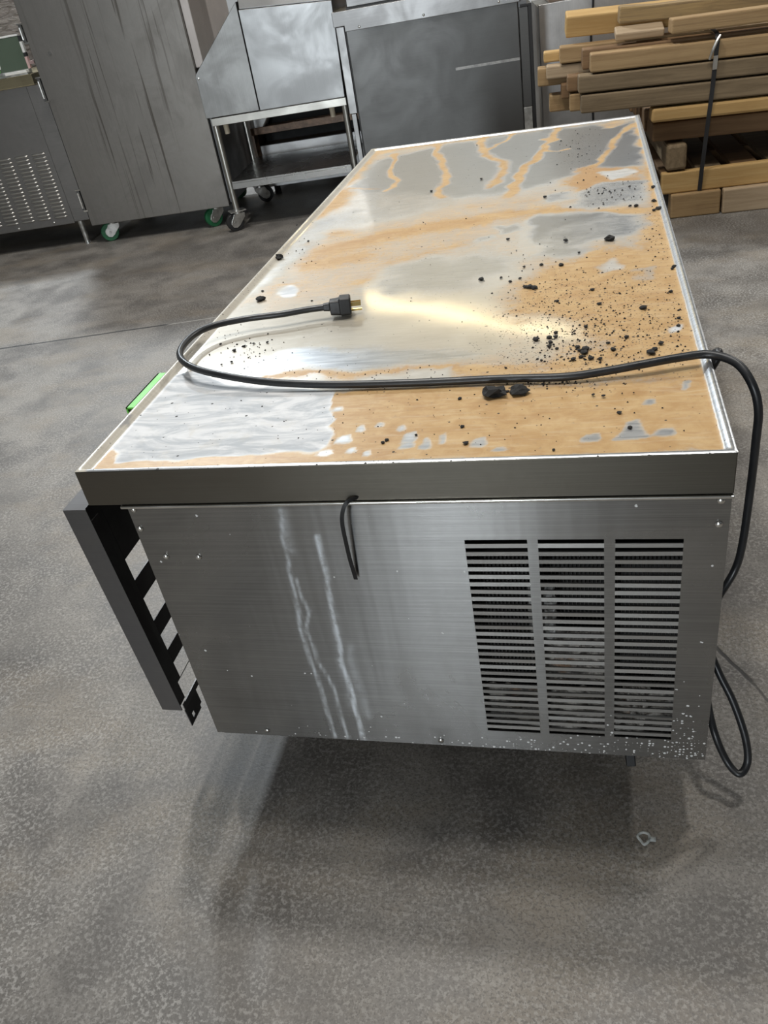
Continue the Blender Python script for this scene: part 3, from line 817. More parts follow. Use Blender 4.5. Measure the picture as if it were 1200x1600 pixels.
# ================================================================== cord, tie and crumbs on the base
cz = lambda u, v, z: onz(u, v, z)
cord_pts = [cz(516,479,.6625), cz(480,484,.663), cz(440,491,.663), cz(380,499,.664), cz(330,510,.666), cz(298,527,.668), cz(281,552,.669), cz(295,571,.667), cz(340,585,.662), cz(420,597,.655), cz(520,601,.6505), cz(650,598,.6495), cz(780,592,.6495), cz(880,589,.650), cz(940,581,.652), cz(1000,570,.6555), cz(1060,559,.6575), cz(1108,554,.6575),
            cz(1150,567,.652), cz(1175,600,.633), cz(1185,640,.600), cz(1181,690,.550), cz(1173,760,.470), cz(1160,850,.370), cz(1147,893,.320),
            cz(1117,945,.277), cz(1106,1000,.238), cz(1122,1048,.198), cz(1145,1095,.160), cz(1164,1150,.112), cz(1168,1190,.074), cz(1155,1209,.062), cz(1135,1188,.074), cz(1115,1140,.118), Vector((.825, .125, .150)), Vector((.823, .21, .165)), Vector((.8135, .30, .17)), Vector((.8095, .33, .17))]
cord = thing('power_cord', 'thick black power cord looped across the stained top and hanging down its right side', 'cord', (0, 0, 0))
bm = bmesh.new(); tube(bm, cord_pts, 0.0056, 12, 8)
obj('cable', bm, M_RUBBER, cord, smooth=True)
pl = thing_part('plug', cord, cz(516, 479, .6625), R(4))
pl.rotation_euler = (R(-8), R(3), R(14))
bm = bmesh.new()
prof_ = [(-0.004, 0.0075), (0.006, 0.011), (0.012, 0.016), (0.034, 0.018)]
for (xa, ha), (xb, hb) in zip(prof_[:-1], prof_[1:]):
    pass
def loft(bm, secs):
    rings = []
    for x, hy, hz0, hz1, ch in secs:
        rings.append([bm.verts.new((x, y, z)) for y, z in ((-hy+ch, hz0), (hy-ch, hz0), (hy, hz0+ch), (hy, hz1-ch), (hy-ch, hz1), (-hy+ch, hz1), (-hy, hz1-ch), (-hy, hz0+ch))])
    for a, b in zip(rings[:-1], rings[1:]):
        for j in range(8): bm.faces.new((a[j], a[(j+1) % 8], b[(j+1) % 8], b[j]))
    bm.faces.new(rings[0][::-1]); bm.faces.new(rings[-1])
loft(bm, [(-0.012, 0.006, -0.006, 0.006, 0.002), (-0.001, 0.007, -0.007, 0.007, 0.002), (0.0, 0.014, -0.013, 0.011, 0.003), (0.016, 0.016, -0.014, 0.012, 0.003), (0.0175, 0.018, -0.015, 0.015, 0.003), (0.034, 0.018, -0.015, 0.015, 0.003), (0.036, 0.016, -0.013, 0.013, 0.003)])
obj('plug_body', bm, M_BLACKPL, pl, bevel=0.0008)
for y in (-0.0065, 0.0065):
    obj('prong', bx(0.036, 0.053, y - 0.0008, y + 0.0008, -0.0025, 0.0045), M_BRASS, pl)
bm = bmesh.new(); cyl(bm, (0.036, 0, -0.0095), (0.054, 0, -0.0095), 0.0024, n=10)
obj('ground_pin', bm, M_BRASS, pl)
# small black cord clip on the outside of the right rim
bm = bmesh.new(); tube(bm, [Vector((.8133, .262, .628)), Vector((.819, .259, .643)), Vector((.824, .250, .651)), Vector((.822, .240, .646)), Vector((.8133, .236, .630))], 0.0050, 10, 6)
o = obj('cord_clip', bm, M_BLACKPL, base, smooth=True); o['label'] = 'small black cord clip on the right rim'

bm = bmesh.new()
tie = [ony(u, v, y) for u, v, y in ((566,777,.006),(553,779,-.004),(541,786,-.010),(535,802,-.012),(535,820,-.011),(540,845,-.008),(547,875,-.004),(556,905,.004))]
P = catmull(tie, 8); rings = []
for i, p in enumerate(P):
    d = (P[min(i+1, len(P)-1)] - P[max(i-1, 0)]).normalized()
    sd2 = d.cross(Vector((0, 1, 0))).normalized(); nn = sd2.cross(d)
    wv = 0.0026
    rings.append([bm.verts.new(p + sd2*a + nn*b) for a, b in ((-wv, -.0006), (wv, -.0006), (wv, .0006), (-wv, .0006))])
for a, b in zip(rings[:-1], rings[1:]):
    for j in range(4): bm.faces.new((a[j], a[(j+1) % 4], b[(j+1) % 4], b[j]))
bm.faces.new(rings[0][::-1]); bm.faces.new(rings[-1])
tag(obj('cable_tie', bm, M_BLACKPL), 'black cable tie tail hanging from under the lip over the end panel', 'cable tie')

# crumbs of charred food
def crumb_mesh(seed, n=2, rough=0.45):
    bm = bmesh.new(); bmesh.ops.create_icosphere(bm, subdivisions=n, radius=1.0)
    rr = random.Random(seed)
    ph = [Vector((rr.uniform(-1, 1), rr.uniform(-1, 1), rr.uniform(-1, 1))) * 3 for _ in range(5)]
    for v in bm.verts:
        k = sum(math.sin(v.co.dot(p) * 1.6 + i) for i, p in enumerate(ph)) / 5
        v.co *= 1 + rough * k + rr.uniform(-.12, .12)
        v.co.z *= 0.6
    m_ = bpy.data.meshes.new('charred_crumb'); bm.to_mesh(m_); bm.free(); m_.materials.append(M_CHAR)
    return m_
CM = [crumb_mesh(i, 1) for i in range(5)]; CM2 = [crumb_mesh(20 + i, 2, 0.7) for i in range(3)]
rr = random.Random(3)
def crumb(u, v, r, me=None, label=None, group='charred crumbs on the stained top', stretch=1.0):
    p = onz(u, v, 0.6435)
    o = inst('charred_crumb', me or rr.choice(CM), None, (p.x, p.y, 0.6432 + r * 0.38), (0, 0, rr.uniform(0, 6.28)), (r * stretch, r, r * 0.8))
    tag(o, label or 'small black charred crumb lying on the grease stained top', 'crumb', None if label else group)
    return o
crumb(774, 617, .0130, CM2[0], 'largest craggy black charred lump just in front of the power cord', stretch=1.35).rotation_euler = (0, 0, .25)
crumb(813, 613, .0105, CM2[1], 'second craggy black lump right of the largest one in front of the cord', stretch=1.3).rotation_euler = (0, 0, .1)
crumb(408, 468, .0085, CM2[2], 'black charred lump near the left rim behind the plug end of the cord')
crumb(952, 375, .0095, CM2[1], 'black charred lump on the back right of the top below the grey patch')
crumb(436, 404, .0095, CM2[0], 'black charred lump against the left rim halfway back')
for u, v, r in ((752,437,.007),(829,449,.009),(835,450,.008),(820,449,.006),(783,434,.004),(797,440,.0045),(813,435,.004),(819,417,.004),(846,414,.005),(877,414,.006),(884,376,.006),(794,374,.005),(905,395,.004),(876,415,.005),(851,308,.006),(994,322,.007),(985,322,.005),(1021,293,.008),(1022,314,.007),(1030,327,.009),(1022,329,.006),(745,227,.003),(674,299,.005),(752,280,.005),(871,471,.005),(926,453,.005),(937,475,.005),(1005,482,.008),(915,511,.005),(838,531,.007),(858,528,.006),(868,527,.005),(860,535,.005),(859,541,.005),(868,520,.005),(916,546,.008),(913,552,.007),(923,560,.006),(908,558,.005),(902,543,.005),(938,561,.005),(896,562,.006),(950,536,.004),(958,546,.0055),(1017,552,.008),(1024,546,.006),(1033,537,.006),(979,527,.005),(948,570,.003),(1054,417,.006),(1050,420,.004),(1048,456,.005),(1061,497,.004),(1060,509,.004),(793,612,.004),(719,623,.004),(723,667,.004),(728,693,.005),(598,692,.004),(605,688,.004),(650,680,.003),(968,645,.004),(985,668,.004),(943,619,.004),(927,617,.0035),(865,703,.003),(366,548,.005),(382,541,.004),(345,538,.004),(418,535,.004),(396,537,.0035),(410,455,.004),(346,570,.003),(362,566,.004),(482,377,.004),(464,352,.004),(487,470,.003),(890,590,.004),(905,548,.005),(870,545,.004),(846,563,.003),(790,575,.003),(848,600,.003)):
    crumb(u, v, r * 0.78)
# finer grit, far too much to count
bm = bmesh.new(); rg = random.Random(11)
def grit(cu, cv, su, sv, n, r0, r1):
    for _ in range(n):
        u = rg.gauss(cu, su); v = rg.gauss(cv, sv); p = onz(u, v, .6435)
        if not (0.02 < p.x < W_ - 0.02 and 0.02 < p.y < L_ - 0.02): continue
        r = rg.uniform(r0, r1) * rg.uniform(.6, 1); a = rg.uniform(0, 6.28)
        vs = [bm.verts.new((p.x + r*math.cos(a + k*1.571)*rg.uniform(.6,1.2), p.y + r*math.sin(a + k*1.571)*rg.uniform(.6,1.2), 0.6428)) for k in range(4)]
        tp = bm.verts.new((p.x, p.y, 0.6432 + r * .7))
        for k in range(4): bm.faces.new((vs[k], vs[(k+1) % 4], tp))
grit(905, 540, 50, 28, 200, .001, .003); grit(880, 470, 55, 30, 160, .001, .0028); grit(985, 500, 45, 50, 140, .001, .003)
grit(955, 300, 30, 12, 60, .0015, .0035); grit(1035, 350, 15, 40, 60, .0015, .0035); grit(1058, 480, 8, 40, 40, .0012, .003)
grit(905, 230, 18, 20, 30, .0015, .0035); grit(380, 545, 28, 14, 60, .001, .0026); grit(460, 390, 14, 18, 30, .0012, .003)
grit(870, 600, 50, 7, 60, .001, .003); grit(720, 650, 160, 28, 60, .001, .002); grit(720, 400, 160, 80, 60, .001, .0025); grit(560, 582, 80, 5, 40, .0008, .002)
g_ = obj('charred_grit', bm, M_CHAR); tag(g_, 'fine black charred grit scattered over the stained top', 'grit'); g_['kind'] = 'stuff'

# ================================================================== back row of equipment
YAW = R(6.3)
# ---- tall steel refrigerator
FR = thing('tall_refrigerator', 'tall stainless steel refrigerator on green casters with dark grease runs down its side', 'refrigerator', (-2.17, 3.64, 0), YAW)
M_FR = steel('streaked_fridge_side', (0.29, 0.275, 0.255), 0.36, grain='z', streak=True, smudge=0.4, aniso=0.2)
M_FRS = steel('pale_fridge_door', (0.52, 0.49, 0.475), 0.50, grain='z', aniso=0.0, metal=0.25, var=0.12)
obj('side_panel', bx(0.0, 0.852, 0.0, 0.020, 0.112, 2.02), M_FR, FR, bevel=0.003)
obj('cabinet_shell', bx(0.003, 0.850, 0.0205, 0.80, 0.114, 2.015), M_DARKST, FR)
obj('upper_door', bx(0.8505, 0.895, 0.03, 0.79, 0.815, 1.99), M_FRS, FR, bevel=0.004)
obj('lower_door', bx(0.8505, 0.880, 0.03, 0.79, 0.125, 0.790), M_DARKST, FR, bevel=0.004)  # darker than the upper door; the stand's dark reflection is in its colour
for z0, z1 in ((0.205, 0.315), (0.785, 0.895), (1.065, 1.145)):
    h = thing_part('hinge', FR, (0, 0, 0))
    obj('hinge_plate', bx(-0.020, -0.003, -0.006, 0.012, z0, z1), M_DARKST, h, bevel=0.002)
    bm = bmesh.new(); cyl(bm, (-0.012, -0.009, z0 + 0.012), (-0.012, -0.009, z1 - 0.012), 0.006, n=10); obj('hinge_pin', bm, M_SCREW, h)
    obj('hinge_cap', bx(-0.024, 0.006, -0.010, 0.010, z1, z1 + 0.006), M_SCREW, h)
    obj('hinge_cap', bx(-0.014, 0.012, -0.010, 0.010, z0 - 0.008, z0), M_SCREW, h)
bm = bmesh.new(); cyl(bm, (0.100, -0.004, 0.998), (0.100, 0.001, 0.998), 0.010, n=16); o = obj('plug_button', bm, M_SCREW, FR)
caster(FR, 0.095, 0.075, 0.112, 0.052, R(20), M_GREENW, lever=False, wheel_w=0.034)
caster(FR, 0.745, 0.075, 0.112, 0.052, R(35), M_GREENW, lever=False, wheel_w=0.034)
caster(FR, 0.095, 0.70, 0.112, 0.052, R(10), M_GREENW, lever=False, wheel_w=0.034)
caster(FR, 0.745, 0.70, 0.112, 0.052, R(-20), M_GREENW, lever=False, wheel_w=0.034)

# ---- prep table with louvered panel at far left
PT = thing('prep_table', 'stainless prep table with rows of small louvers at the far left edge', 'prep table', (-2.25, 3.68, 0), R(8))
M_PT = steel('prep_table_steel', (0.26, 0.25, 0.24), 0.40, aniso=0.2)
M_LVR = steel('pressed_louver_steel', (0.62, 0.60, 0.56), 0.30, aniso=0.0)
lp = obj('louvered_panel', bx(-1.25, -0.0455, 0.0, 0.02, 0.132, 0.868), M_PT, PT, bevel=0.002)
obj('corner_post', bx(-0.044, 0.052, -0.004, 0.05, 0.140, 0.868), M_PT, PT, bevel=0.003)
obj('cabinet_shell', bx(-1.25, 0.018, 0.051, 0.70, 0.140, 0.866), M_DARKST, PT)
bm = bmesh.new(); nseg = 8
sec = []
for k in range(13):
    u = k / 12; x = u * 0.085
    r = 0.0065 * min(1, math.sin(math.pi * min(max(u, 0.001), 0.999)) * 3.0) + 0.0004
    sec.append([bm.verts.new((x, -r * 1.2 * math.sin(math.pi * j / nseg), r * math.cos(math.pi * j / nseg))) for j in range(nseg + 1)])
for a, b in zip(sec[:-1], sec[1:]):
    for j in range(nseg): bm.faces.new((a[j], a[j+1], b[j+1], b[j]))
lm = bpy.data.meshes.new('louver'); bmesh.ops.recalc_face_normals(bm, faces=bm.faces[:]); bm.to_mesh(lm); bm.free(); lm.materials.append(M_LVR)
for p in lm.polygons: p.use_smooth = True
for c in range(5):
    for k in range(18):
        inst('louver', lm, lp, (-0.158 - c * 0.105, 0.0005, 0.527 - k * 0.0205))
for s, z in ((-0.170, 0.152), (-0.40, 0.146)):
    inst('screw', scr, lp, (s, -0.0002, z), (0, 0, 0), (1.7, 1.7, 1.7))
for x, y in ((-0.022, 0.03), (-0.022, 0.66), (-1.2, 0.03), (-1.2, 0.66)):
    bm = bmesh.new(); cyl(bm, (x, y, 0.0), (x, y, 0.018), 0.016, 0.014, 14); cyl(bm, (x, y, 0.018), (x, y, 0.141), 0.014, 0.018, 14)
    obj('leg', bm, M_ZINC, PT, smooth=False)
M_WARM_EDGE = steel('warm_tinted_shelf_edge', (0.80, 0.70, 0.46), 0.16, aniso=0.0)  # polished steel; its warm reflection is put into the base colour
obj('counter_edge', bx(-1.27, 0.024, -0.035, 0.70, 0.869, 0.922), M_WARM_EDGE, PT, bevel=0.003)
M_WHITE = plain('white_plastic', (0.72, 0.72, 0.70), 0.4, 0, 0.08)
M_PINK = plain('pinkish_plastic', (0.62, 0.42, 0.40), 0.5, 0, 0.1)
tg_ = NT('smoky_guard_acrylic'); tg_.set(Base_Color=(0.12, 0.16, 0.12), Roughness=0.08, Alpha=1.0, Transmission_Weight=0.25, IOR=1.45)
gd = thing('splash_guard', 'tinted acrylic splash guard with white top edge on the prep table counter', 'guard', (-2.25, 3.68, 0.9225), R(8))
obj('pane', bx(-1.2, -0.016, 0.050, 0.058, 0.022, 0.178), tg_.m, gd)
obj('top_edge', bx(-1.2, -0.014, 0.047, 0.061, 0.178, 0.186), M_WHITE, gd, bevel=0.001)
bm = bmesh.new(); box(bm, -1.2, -0.010, 0.040, 0.068, 0.0, 0.022); obj('foot_rail', bm, M_ZINC, gd)
for z0, z1, mm in ((0.150, 0.177, M_BLACKPL), (0.098, 0.150, M_WHITE), (0.078, 0.098, M_BLACKPL), (0.022, 0.078, M_PINK)):
    obj('end_clip', bx(-0.015, -0.001, 0.044, 0.064, z0, z1), mm, gd)
obj('clip_tab', bx(-0.0008, 0.026, 0.046, 0.062, 0.040, 0.056), M_PINK, gd)
bm = bmesh.new()
box(bm, -0.178, -0.170, 0.0485, 0.0498, 0.044, 0.064); box(bm, -0.186, -0.172, 0.0485, 0.0498, 0.040, 0.046); box(bm, -0.184, -0.176, 0.0485, 0.0498, 0.058, 0.063)
obj('white_mark', bm, M_WHITE, gd)
bm = bmesh.new(); cyl(bm, (-0.196, 0.0485, 0.034), (-0.196, 0.0498, 0.034), 0.016, n=16); obj('green_mark', bm, M_GREEN, gd)
bm = bmesh.new(); box(bm, -0.15, 0.005, -0.020, 0.0, 0.9225, 0.936)
tray = thing('white_tray', 'small white plastic tray lying on the prep table counter edge', 'tray', (-2.25, 3.68, 0), R(8))
obj('tray_base', bx(-0.42, 0.002, -0.022, 0.032, 0.9222, 0.930), M_ZINC, tray)
obj('tray_rim', bx(-0.125, 0.000, -0.024, 0.010, 0.9302, 0.944), M_WHITE, tray, bevel=0.002)
bm.free()

def wrap_material(name, c1, c2, white=0.5):
    t = NT(name)
    v = t.coord((1, 1, 5), rnd=True)
    n = t.noise(v, 7, 6, 0.6, 1.2)
    c = t.mix(t.rng(n, 0.3, 0.6), c1, c2)
    c = t.mix(t.rng(t.noise(v, 16, 4, 0.6, 1.5), 0.58, 0.72, 0, white), c, (0.85, 0.84, 0.82))
    t.set(Base_Color=c, Roughness=0.18, Specular_IOR_Level=0.9, Coat_Weight=0.6, Coat_Roughness=0.08)
    t.bump(n, 0.9, 0.03)
    return t.m
def wrapped(name, label, loc, sx, sy, sz, m, seed):
    bm = bmesh.new(); bmesh.ops.create_cube(bm, size=1.0)
    bmesh.ops.subdivide_edges(bm, edges=bm.edges[:], cuts=9, use_grid_fill=True)
    r_ = random.Random(seed)
    for v in bm.verts:
        v.co.x *= sx; v.co.y *= sy; v.co.z = (v.co.z + 0.5) * sz
        k = 0.012 * math.sin(v.co.z * 31 + v.co.x * 9) + r_.uniform(-.008, .008)
        if v.co.z > 0.02: v.co.x += k; v.co.y += k
    o = obj(name, bm, m, None, smooth=False); o.location = loc; o.rotation_euler = (0, 0, YAW)
    return tag(o, label, 'wrapped goods')
wrapped('wrapped_pallet_load', 'shrink wrapped brown goods standing behind the slanted steel hood', (-0.80, 5.75, 0), 0.9, 0.7, 1.75, wrap_material('wrapped_cardboard', (0.42, 0.25, 0.13), (0.55, 0.38, 0.25)), 2)
wrapped('wrapped_stack', 'clear wrapped greyish goods standing behind the louvered prep table', (-3.35, 4.95, 0), 1.4, 0.8, 1.9, wrap_material('wrapped_grey_goods', (0.20, 0.17, 0.15), (0.42, 0.38, 0.36)), 5)

# ---- stand with slanted steel hood
ST = thing('equipment_stand', 'open stainless steel stand on casters with lower shelf between refrigerator and dark cooler', 'stand', (-1.28, 3.62, 0), YAW)
M_ST = steel('stand_steel', (0.55, 0.54, 0.50), 0.30, aniso=0.0)
M_SHELF = steel('undershelf_steel', (0.42, 0.42, 0.41), 0.22, grain='x', aniso=0.0)
bm = bmesh.new()
box(bm, 0.022, 0.752, 0.0, 0.030, 0.546, 0.584); box(bm, 0.022, 0.752, 0.60, 0.63, 0.546, 0.584)
box(bm, 0.022, 0.050, 0.030, 0.60, 0.546, 0.584); box(bm, 0.724, 0.752, 0.030, 0.60, 0.546, 0.584)
obj('top_frame', bm, M_ST, ST, bevel=0.002)
for x, y in ((0.036, 0.018), (0.738, 0.018), (0.036, 0.612), (0.738, 0.612)):
    bm = bmesh.new(); cyl(bm, (x, y, 0.115), (x, y, 0.546), 0.0165, n=18); obj('leg', bm, M_ST, ST, smooth=False)
    bm = bmesh.new(); cyl(bm, (x, y, 0.100), (x, y, 0.116), 0.020, n=18)
    caster(ST, x, y, 0.108, 0.048, R(30 if y < .3 else 200), M_WHEEL, lever=False, wheel_w=0.028)
    obj('caster_collar', bm, M_ZINC, ST)
bm = bmesh.new(); box(bm, 0.052, 0.722, -0.004, 0.635, 0.252, 0.262); box(bm, 0.052, 0.722, -0.006, 0.0, 0.222, 0.252)
obj('lower_shelf', bm, M_SHELF, ST, bevel=0.001)

HD = thing('steel_hood', 'bright stainless steel hood with slanted left end resting on the open stand', 'hood', (-1.28, 3.62, 0.5845), YAW)
M_HOOD = steel('bright_hood_steel', (0.285, 0.288, 0.288), 0.30, grain='z', smudge=0.3, aniso=0.1, var=0.15)
M_HOODL = steel('hood_end_steel', (0.33, 0.332, 0.326), 0.36, grain='z', aniso=0.1)
z0 = 0.5845
def zz(L): return [(x, z - z0) for x, z in L]
bm = bmesh.new(); prism(bm, zz([(0.0, 0.588), (0.292, 0.588), (0.292, 1.075), (0.270, 1.055), (0.0, 0.794)]), -0.004, 0.55); obj('slanted_end', bm, M_HOODL, HD, bevel=0.002)
bm = bmesh.new(); prism(bm, zz([(0.296, 0.586), (0.750, 0.586), (0.762, 1.010), (0.296, 1.040)]), -0.006, 0.55); obj('front_panel', bm, M_HOOD, HD, bevel=0.003)
bm = bmesh.new()
v = [(0.300, -0.004, 1.0415 - z0), (0.762, -0.004, 1.0115 - z0), (0.775, 0.14, 1.40 - z0), (0.300, 0.14, 1.42 - z0), (0.300, 0.55, 1.0415 - z0), (0.762, 0.55, 1.0115 - z0), (0.775, 0.55, 1.40 - z0), (0.300, 0.55, 1.42 - z0)]
vv = [bm.verts.new(c) for c in v]
for f in ((0,1,2,3),(4,7,6,5),(0,4,5,1),(1,5,6,2),(2,6,7,3),(3,7,4,0)): bm.faces.new([vv[i] for i in f])
obj('sloped_top', bm, M_HOOD, HD, bevel=0.003)
inst('screw', scr, HD, (0.012, -0.004, 0.775 - z0), (0, 0, 0), (1.2, 1, 1.2))
M_TANPL = plain('tan_plastic_foot', (0.50, 0.44, 0.34), 0.5, 0, 0.15)
for x in (0.083, 0.665):
    bm = bmesh.new(); cyl(bm, (x, 0.042, 0.497 - z0), (x, 0.042, 0.0), 0.0135, 0.0150, n=14); obj('foot', bm, M_TANPL, HD)

# greasy fryer seen through the stand
GF = thing('greasy_fryer', 'dark grease caked cooker with open tray seen through the stand', 'cooker', (-1.28, 3.62, 0), YAW)
M_GREASE = plain('baked_on_grease', (0.045, 0.028, 0.017), 0.45, 0, 0.6, 30, 0.6, 120)
M_GREASE2 = plain('brown_grease_steel', (0.16, 0.10, 0.065), 0.4, 0.3, 0.5, 18, 0.5, 90)
M_SKIRT = steel('fryer_skirt_steel', (0.74, 0.74, 0.74), 0.40, grain='x', aniso=0.0, metal=0.5)
obj('lower_skirt', bx(0.06, 0.735, 0.745, 0.765, 0.055, 0.300), M_SKIRT, GF, bevel=0.003)
obj('firebox', bx(0.06, 0.735, 0.90, 1.35, 0.10, 0.90), M_BLACKIN, GF)
obj('side_cheek', bx(0.035, 0.060, 0.74, 1.35, 0.06, 0.395), M_GREASE2, GF, bevel=0.003)
obj('side_cheek', bx(0.735, 0.755, 0.74, 1.35, 0.06, 0.395), M_GREASE2, GF, bevel=0.003)
bm = bmesh.new(); box(bm, 0.035, 0.755, 0.70, 0.90, 0.372, 0.396); box(bm, 0.035, 0.755, 0.695, 0.703, 0.372, 0.412)
obj('drip_tray', bm, M_GREASE2, GF, bevel=0.002)
obj('tray_floor', bx(0.062, 0.733, 0.766, 0.899, 0.285, 0.297), M_GREASE2, GF)
bm = bmesh.new(); prism(bm, [(0.035, 0.397), (0.10, 0.397), (0.20, 0.52), (0.20, 0.60), (0.035, 0.60)], 0.72, 0.90); obj('flue_corner', bm, M_SKIRT, GF, bevel=0.003)
for x, y in ((0.10, 0.80), (0.70, 0.80), (0.10, 1.30), (0.70, 1.30)):
    bm = bmesh.new(); cyl(bm, (x, y, 0), (x, y, 0.10), 0.02, n=12); obj('leg', bm, M_WHEEL, GF)

# ---- dark upright cooler
DC = thing('dark_cooler', 'dark grey steel cooler with riveted top rail behind the chef base', 'cooler', (-0.5, 3.66, 0), YAW)
M_DC = steel('scuffed_dark_panel', (0.135, 0.135, 0.133), 0.40, grain='x', smudge=0.2, aniso=0.2, var=0.12)
M_DCR = steel('cooler_rail_steel', (0.36, 0.36, 0.36), 0.36, aniso=0.2)
obj('side_panel', bx(0.034, 0.862, 0.0, 0.02, 0.12, 0.880), M_DC, DC, bevel=0.002)
obj('cabinet_shell', bx(0.034, 0.905, 0.021, 0.80, 0.12, 0.93), M_DARKST, DC)
bm = bmesh.new(); prism(bm, [(-0.022, 0.897), (0.031, 0.897), (0.031, 0.872), (0.872, 0.872), (0.872, 0.960), (-0.022, 0.960)], -0.012, 0.80)
obj('top_rail', bm, M_DCR, DC, bevel=0.002)
for s, z in ((0.103, 0.884), (0.418, 0.886), (0.775, 0.886)):
    inst('rivet', scr, DC, (s, -0.0122, z), (0, 0, 0), (1.3, 1, 1.3))
obj('door_edge', bx(-0.014, 0.028, -0.006, 0.75, 0.508, 0.8965), M_DCR, DC, bevel=0.003)
obj('door_seal', bx(0.0283, 0.0335, 0.004, 0.75, 0.12, 0.8715), M_BLACKPL, DC)
obj('leg_post', bx(-0.006, 0.018, 0.010, 0.05, 0.0, 0.506), M_DCR, DC, bevel=0.002)
obj('back_door', bx(0.866, 0.909, -0.002, 0.75, 0.415, 0.848), M_DC, DC, bevel=0.002)
bm = bmesh.new(); box(bm, 0.873, 0.926, -0.006, 0.75, 0.849, 0.858); box(bm, 0.9095, 0.926, -0.006, 0.75, 0.10, 0.8485)
obj('door_gasket', bm, M_BLACKPL, DC)
obj('leg_post', bx(0.866, 0.908, -0.004, 0.04, 0.0, 0.4145), M_ZINC, DC, bevel=0.002)
bm = bmesh.new(); box(bm, 0.045, 0.86, 0.07, 0.75, 0.966, 1.08); obj('lid', bm, M_DCR, DC, bevel=0.004)
obj('lid_seal', bx(0.042, 0.863, 0.066, 0.75, 0.9602, 0.966), M_BLACKPL, DC)
for x, y in ((0.06, 0.70), (0.85, 0.70)):
    bm = bmesh.new(); cyl(bm, (x, y, 0), (x, y, 0.12), 0.02, n=12); obj('leg', bm, M_ZINC, DC)
obj('scuff_strip', bx(0.545, 0.860, -0.0006, 0.0002, 0.628, 0.640), plain('pale_scuff', (0.36, 0.36, 0.355), 0.5, 0.6, 0.3, 40), DC)

# ---- pale steel panel and things behind the lumber
M_WALLST = steel('pale_wall_sheet', (0.60, 0.60, 0.60), 0.42, grain='z', aniso=0.0)
SP = thing('stainless_cabinet', 'pale low stainless cabinet standing behind the lumber pile', 'cabinet', (0.4, 4.25, 0), YAW)
obj('front_sheet', bx(0.03, 2.2, 0.0, 0.03, 0.05, 0.812), M_WALLST, SP, bevel=0.003)
obj('foot_bar', bx(0.03, 2.2, -0.01, 0.10, 0.0, 0.05), M_DARKST, SP)
obj('back_shell', bx(0.03, 2.2, 0.031, 0.60, 0.05, 0.800), M_DARKST, SP)
ct = obj('cardboard_carton', bx(-0.45, 0.45, -0.25, 0.25, 0.0, 0.55), plain('brown_carton', (0.22, 0.16, 0.12), 0.75, 0, 0.15), None, bevel=0.006)
ct.location = (0.90, 4.70, 0.8005); ct.rotation_euler = (0, 0, YAW)
tag(ct, 'brown carton on top of the unit behind the lumber pile', 'carton')
bm = bmesh.new()
a_ = Vector((0.4, 4.25, 0)); ex = Vector((math.cos(YAW), math.sin(YAW), 0)); ey = Vector((-math.sin(YAW), math.cos(YAW), 0))
tube(bm, [a_ + ex*s + ey*t + Vector((0, 0, z)) for s, t, z in ((.312, .06, .818), (.310, .0, .822), (.309, -.010, .80), (.306, -.010, .74), (.298, -.010, .68), (.296, -.012, .60), (.30, -.012, .40), (.305, -.014, .02))], 0.0055, 8, 6)
tag(obj('hanging_cable', bm, M_RUBBER, None, smooth=True), 'thin black cable hanging down the pale panel behind the lumber', 'cable')

# ================================================================== lumber pile
LO = Vector((1.0, 3.04, 0)); LY = R(3.2)
lx = Vector((math.cos(LY), math.sin(LY), 0)); ly = Vector((-math.sin(LY), math.cos(LY), 0))
W_GREY = wood('weathered_grey_timber', (0.156, 0.110, 0.060), (0.234, 0.170, 0.098), (0.101, 0.072, 0.042))
W_TAN = wood('tan_timber', (0.281, 0.178, 0.081), (0.367, 0.246, 0.119), (0.187, 0.113, 0.053))
W_YEL = wood('fresh_yellow_pine', (0.437, 0.269, 0.098), (0.515, 0.340, 0.140), (0.343, 0.197, 0.070))
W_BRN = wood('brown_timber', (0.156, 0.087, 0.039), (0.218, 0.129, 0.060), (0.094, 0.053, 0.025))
W_BARK = wood('rough_wane_timber', (0.187, 0.125, 0.063), (0.343, 0.235, 0.105), (0.078, 0.057, 0.035), 0.85)
W_PINK = wood('pale_planed_board', (0.343, 0.250, 0.154), (0.429, 0.325, 0.211), (0.265, 0.182, 0.105))
def beam(label, s0, ln, t0, dp, z0, ht, m, tilt=0.0, yaw=0.0, roll=0.0, rough=0.0, cat='timber', name='timber', parent=None, bev=0.006):
    """one timber; local x along its length, origin at the left front bottom edge"""
    bm = bmesh.new(); n = 10; G = []
    r_ = random.Random(int(abs(s0) * 1e4 + z0 * 1e3 + t0 * 77))
    for i in range(n + 1):
        x = ln * i / n
        a, b, c, d = [r_.uniform(-rough, rough) for _ in range(4)]
        G.append([bm.verts.new(p) for p in ((x, a, b), (x, dp + c, b), (x, dp + c, ht + d), (x, a, ht + d))])
    for p, q_ in zip(G[:-1], G[1:]):
        for j in range(4): bm.faces.new((p[j], p[(j+1) % 4], q_[(j+1) % 4], q_[j]))
    bm.faces.new(G[0][::-1]); bm.faces.new(G[-1])
    o = obj(name, bm, m, parent, bevel=bev)
    if parent is None:
        o.location = LO + lx * s0 + ly * t0 + Vector((0, 0, z0))
        o.rotation_euler = (roll, tilt, LY + yaw)
        tag(o, label, cat, 'timbers of the strapped lumber pile' if cat == 'timber' else None)
    else:
        o.location = (s0, t0, z0)
    return o
TI = math.atan2(0.026, 0.73)
beam('tan timber at the front of the strapped pile, highest of the three long front beams', -.318, 1.5, 0.0, .088, .625, .066, W_TAN, TI)
beam('weathered grained timber in the middle of the three long front beams', -.367, 1.5, 0.0, .088, .555, .064, W_GREY, TI)
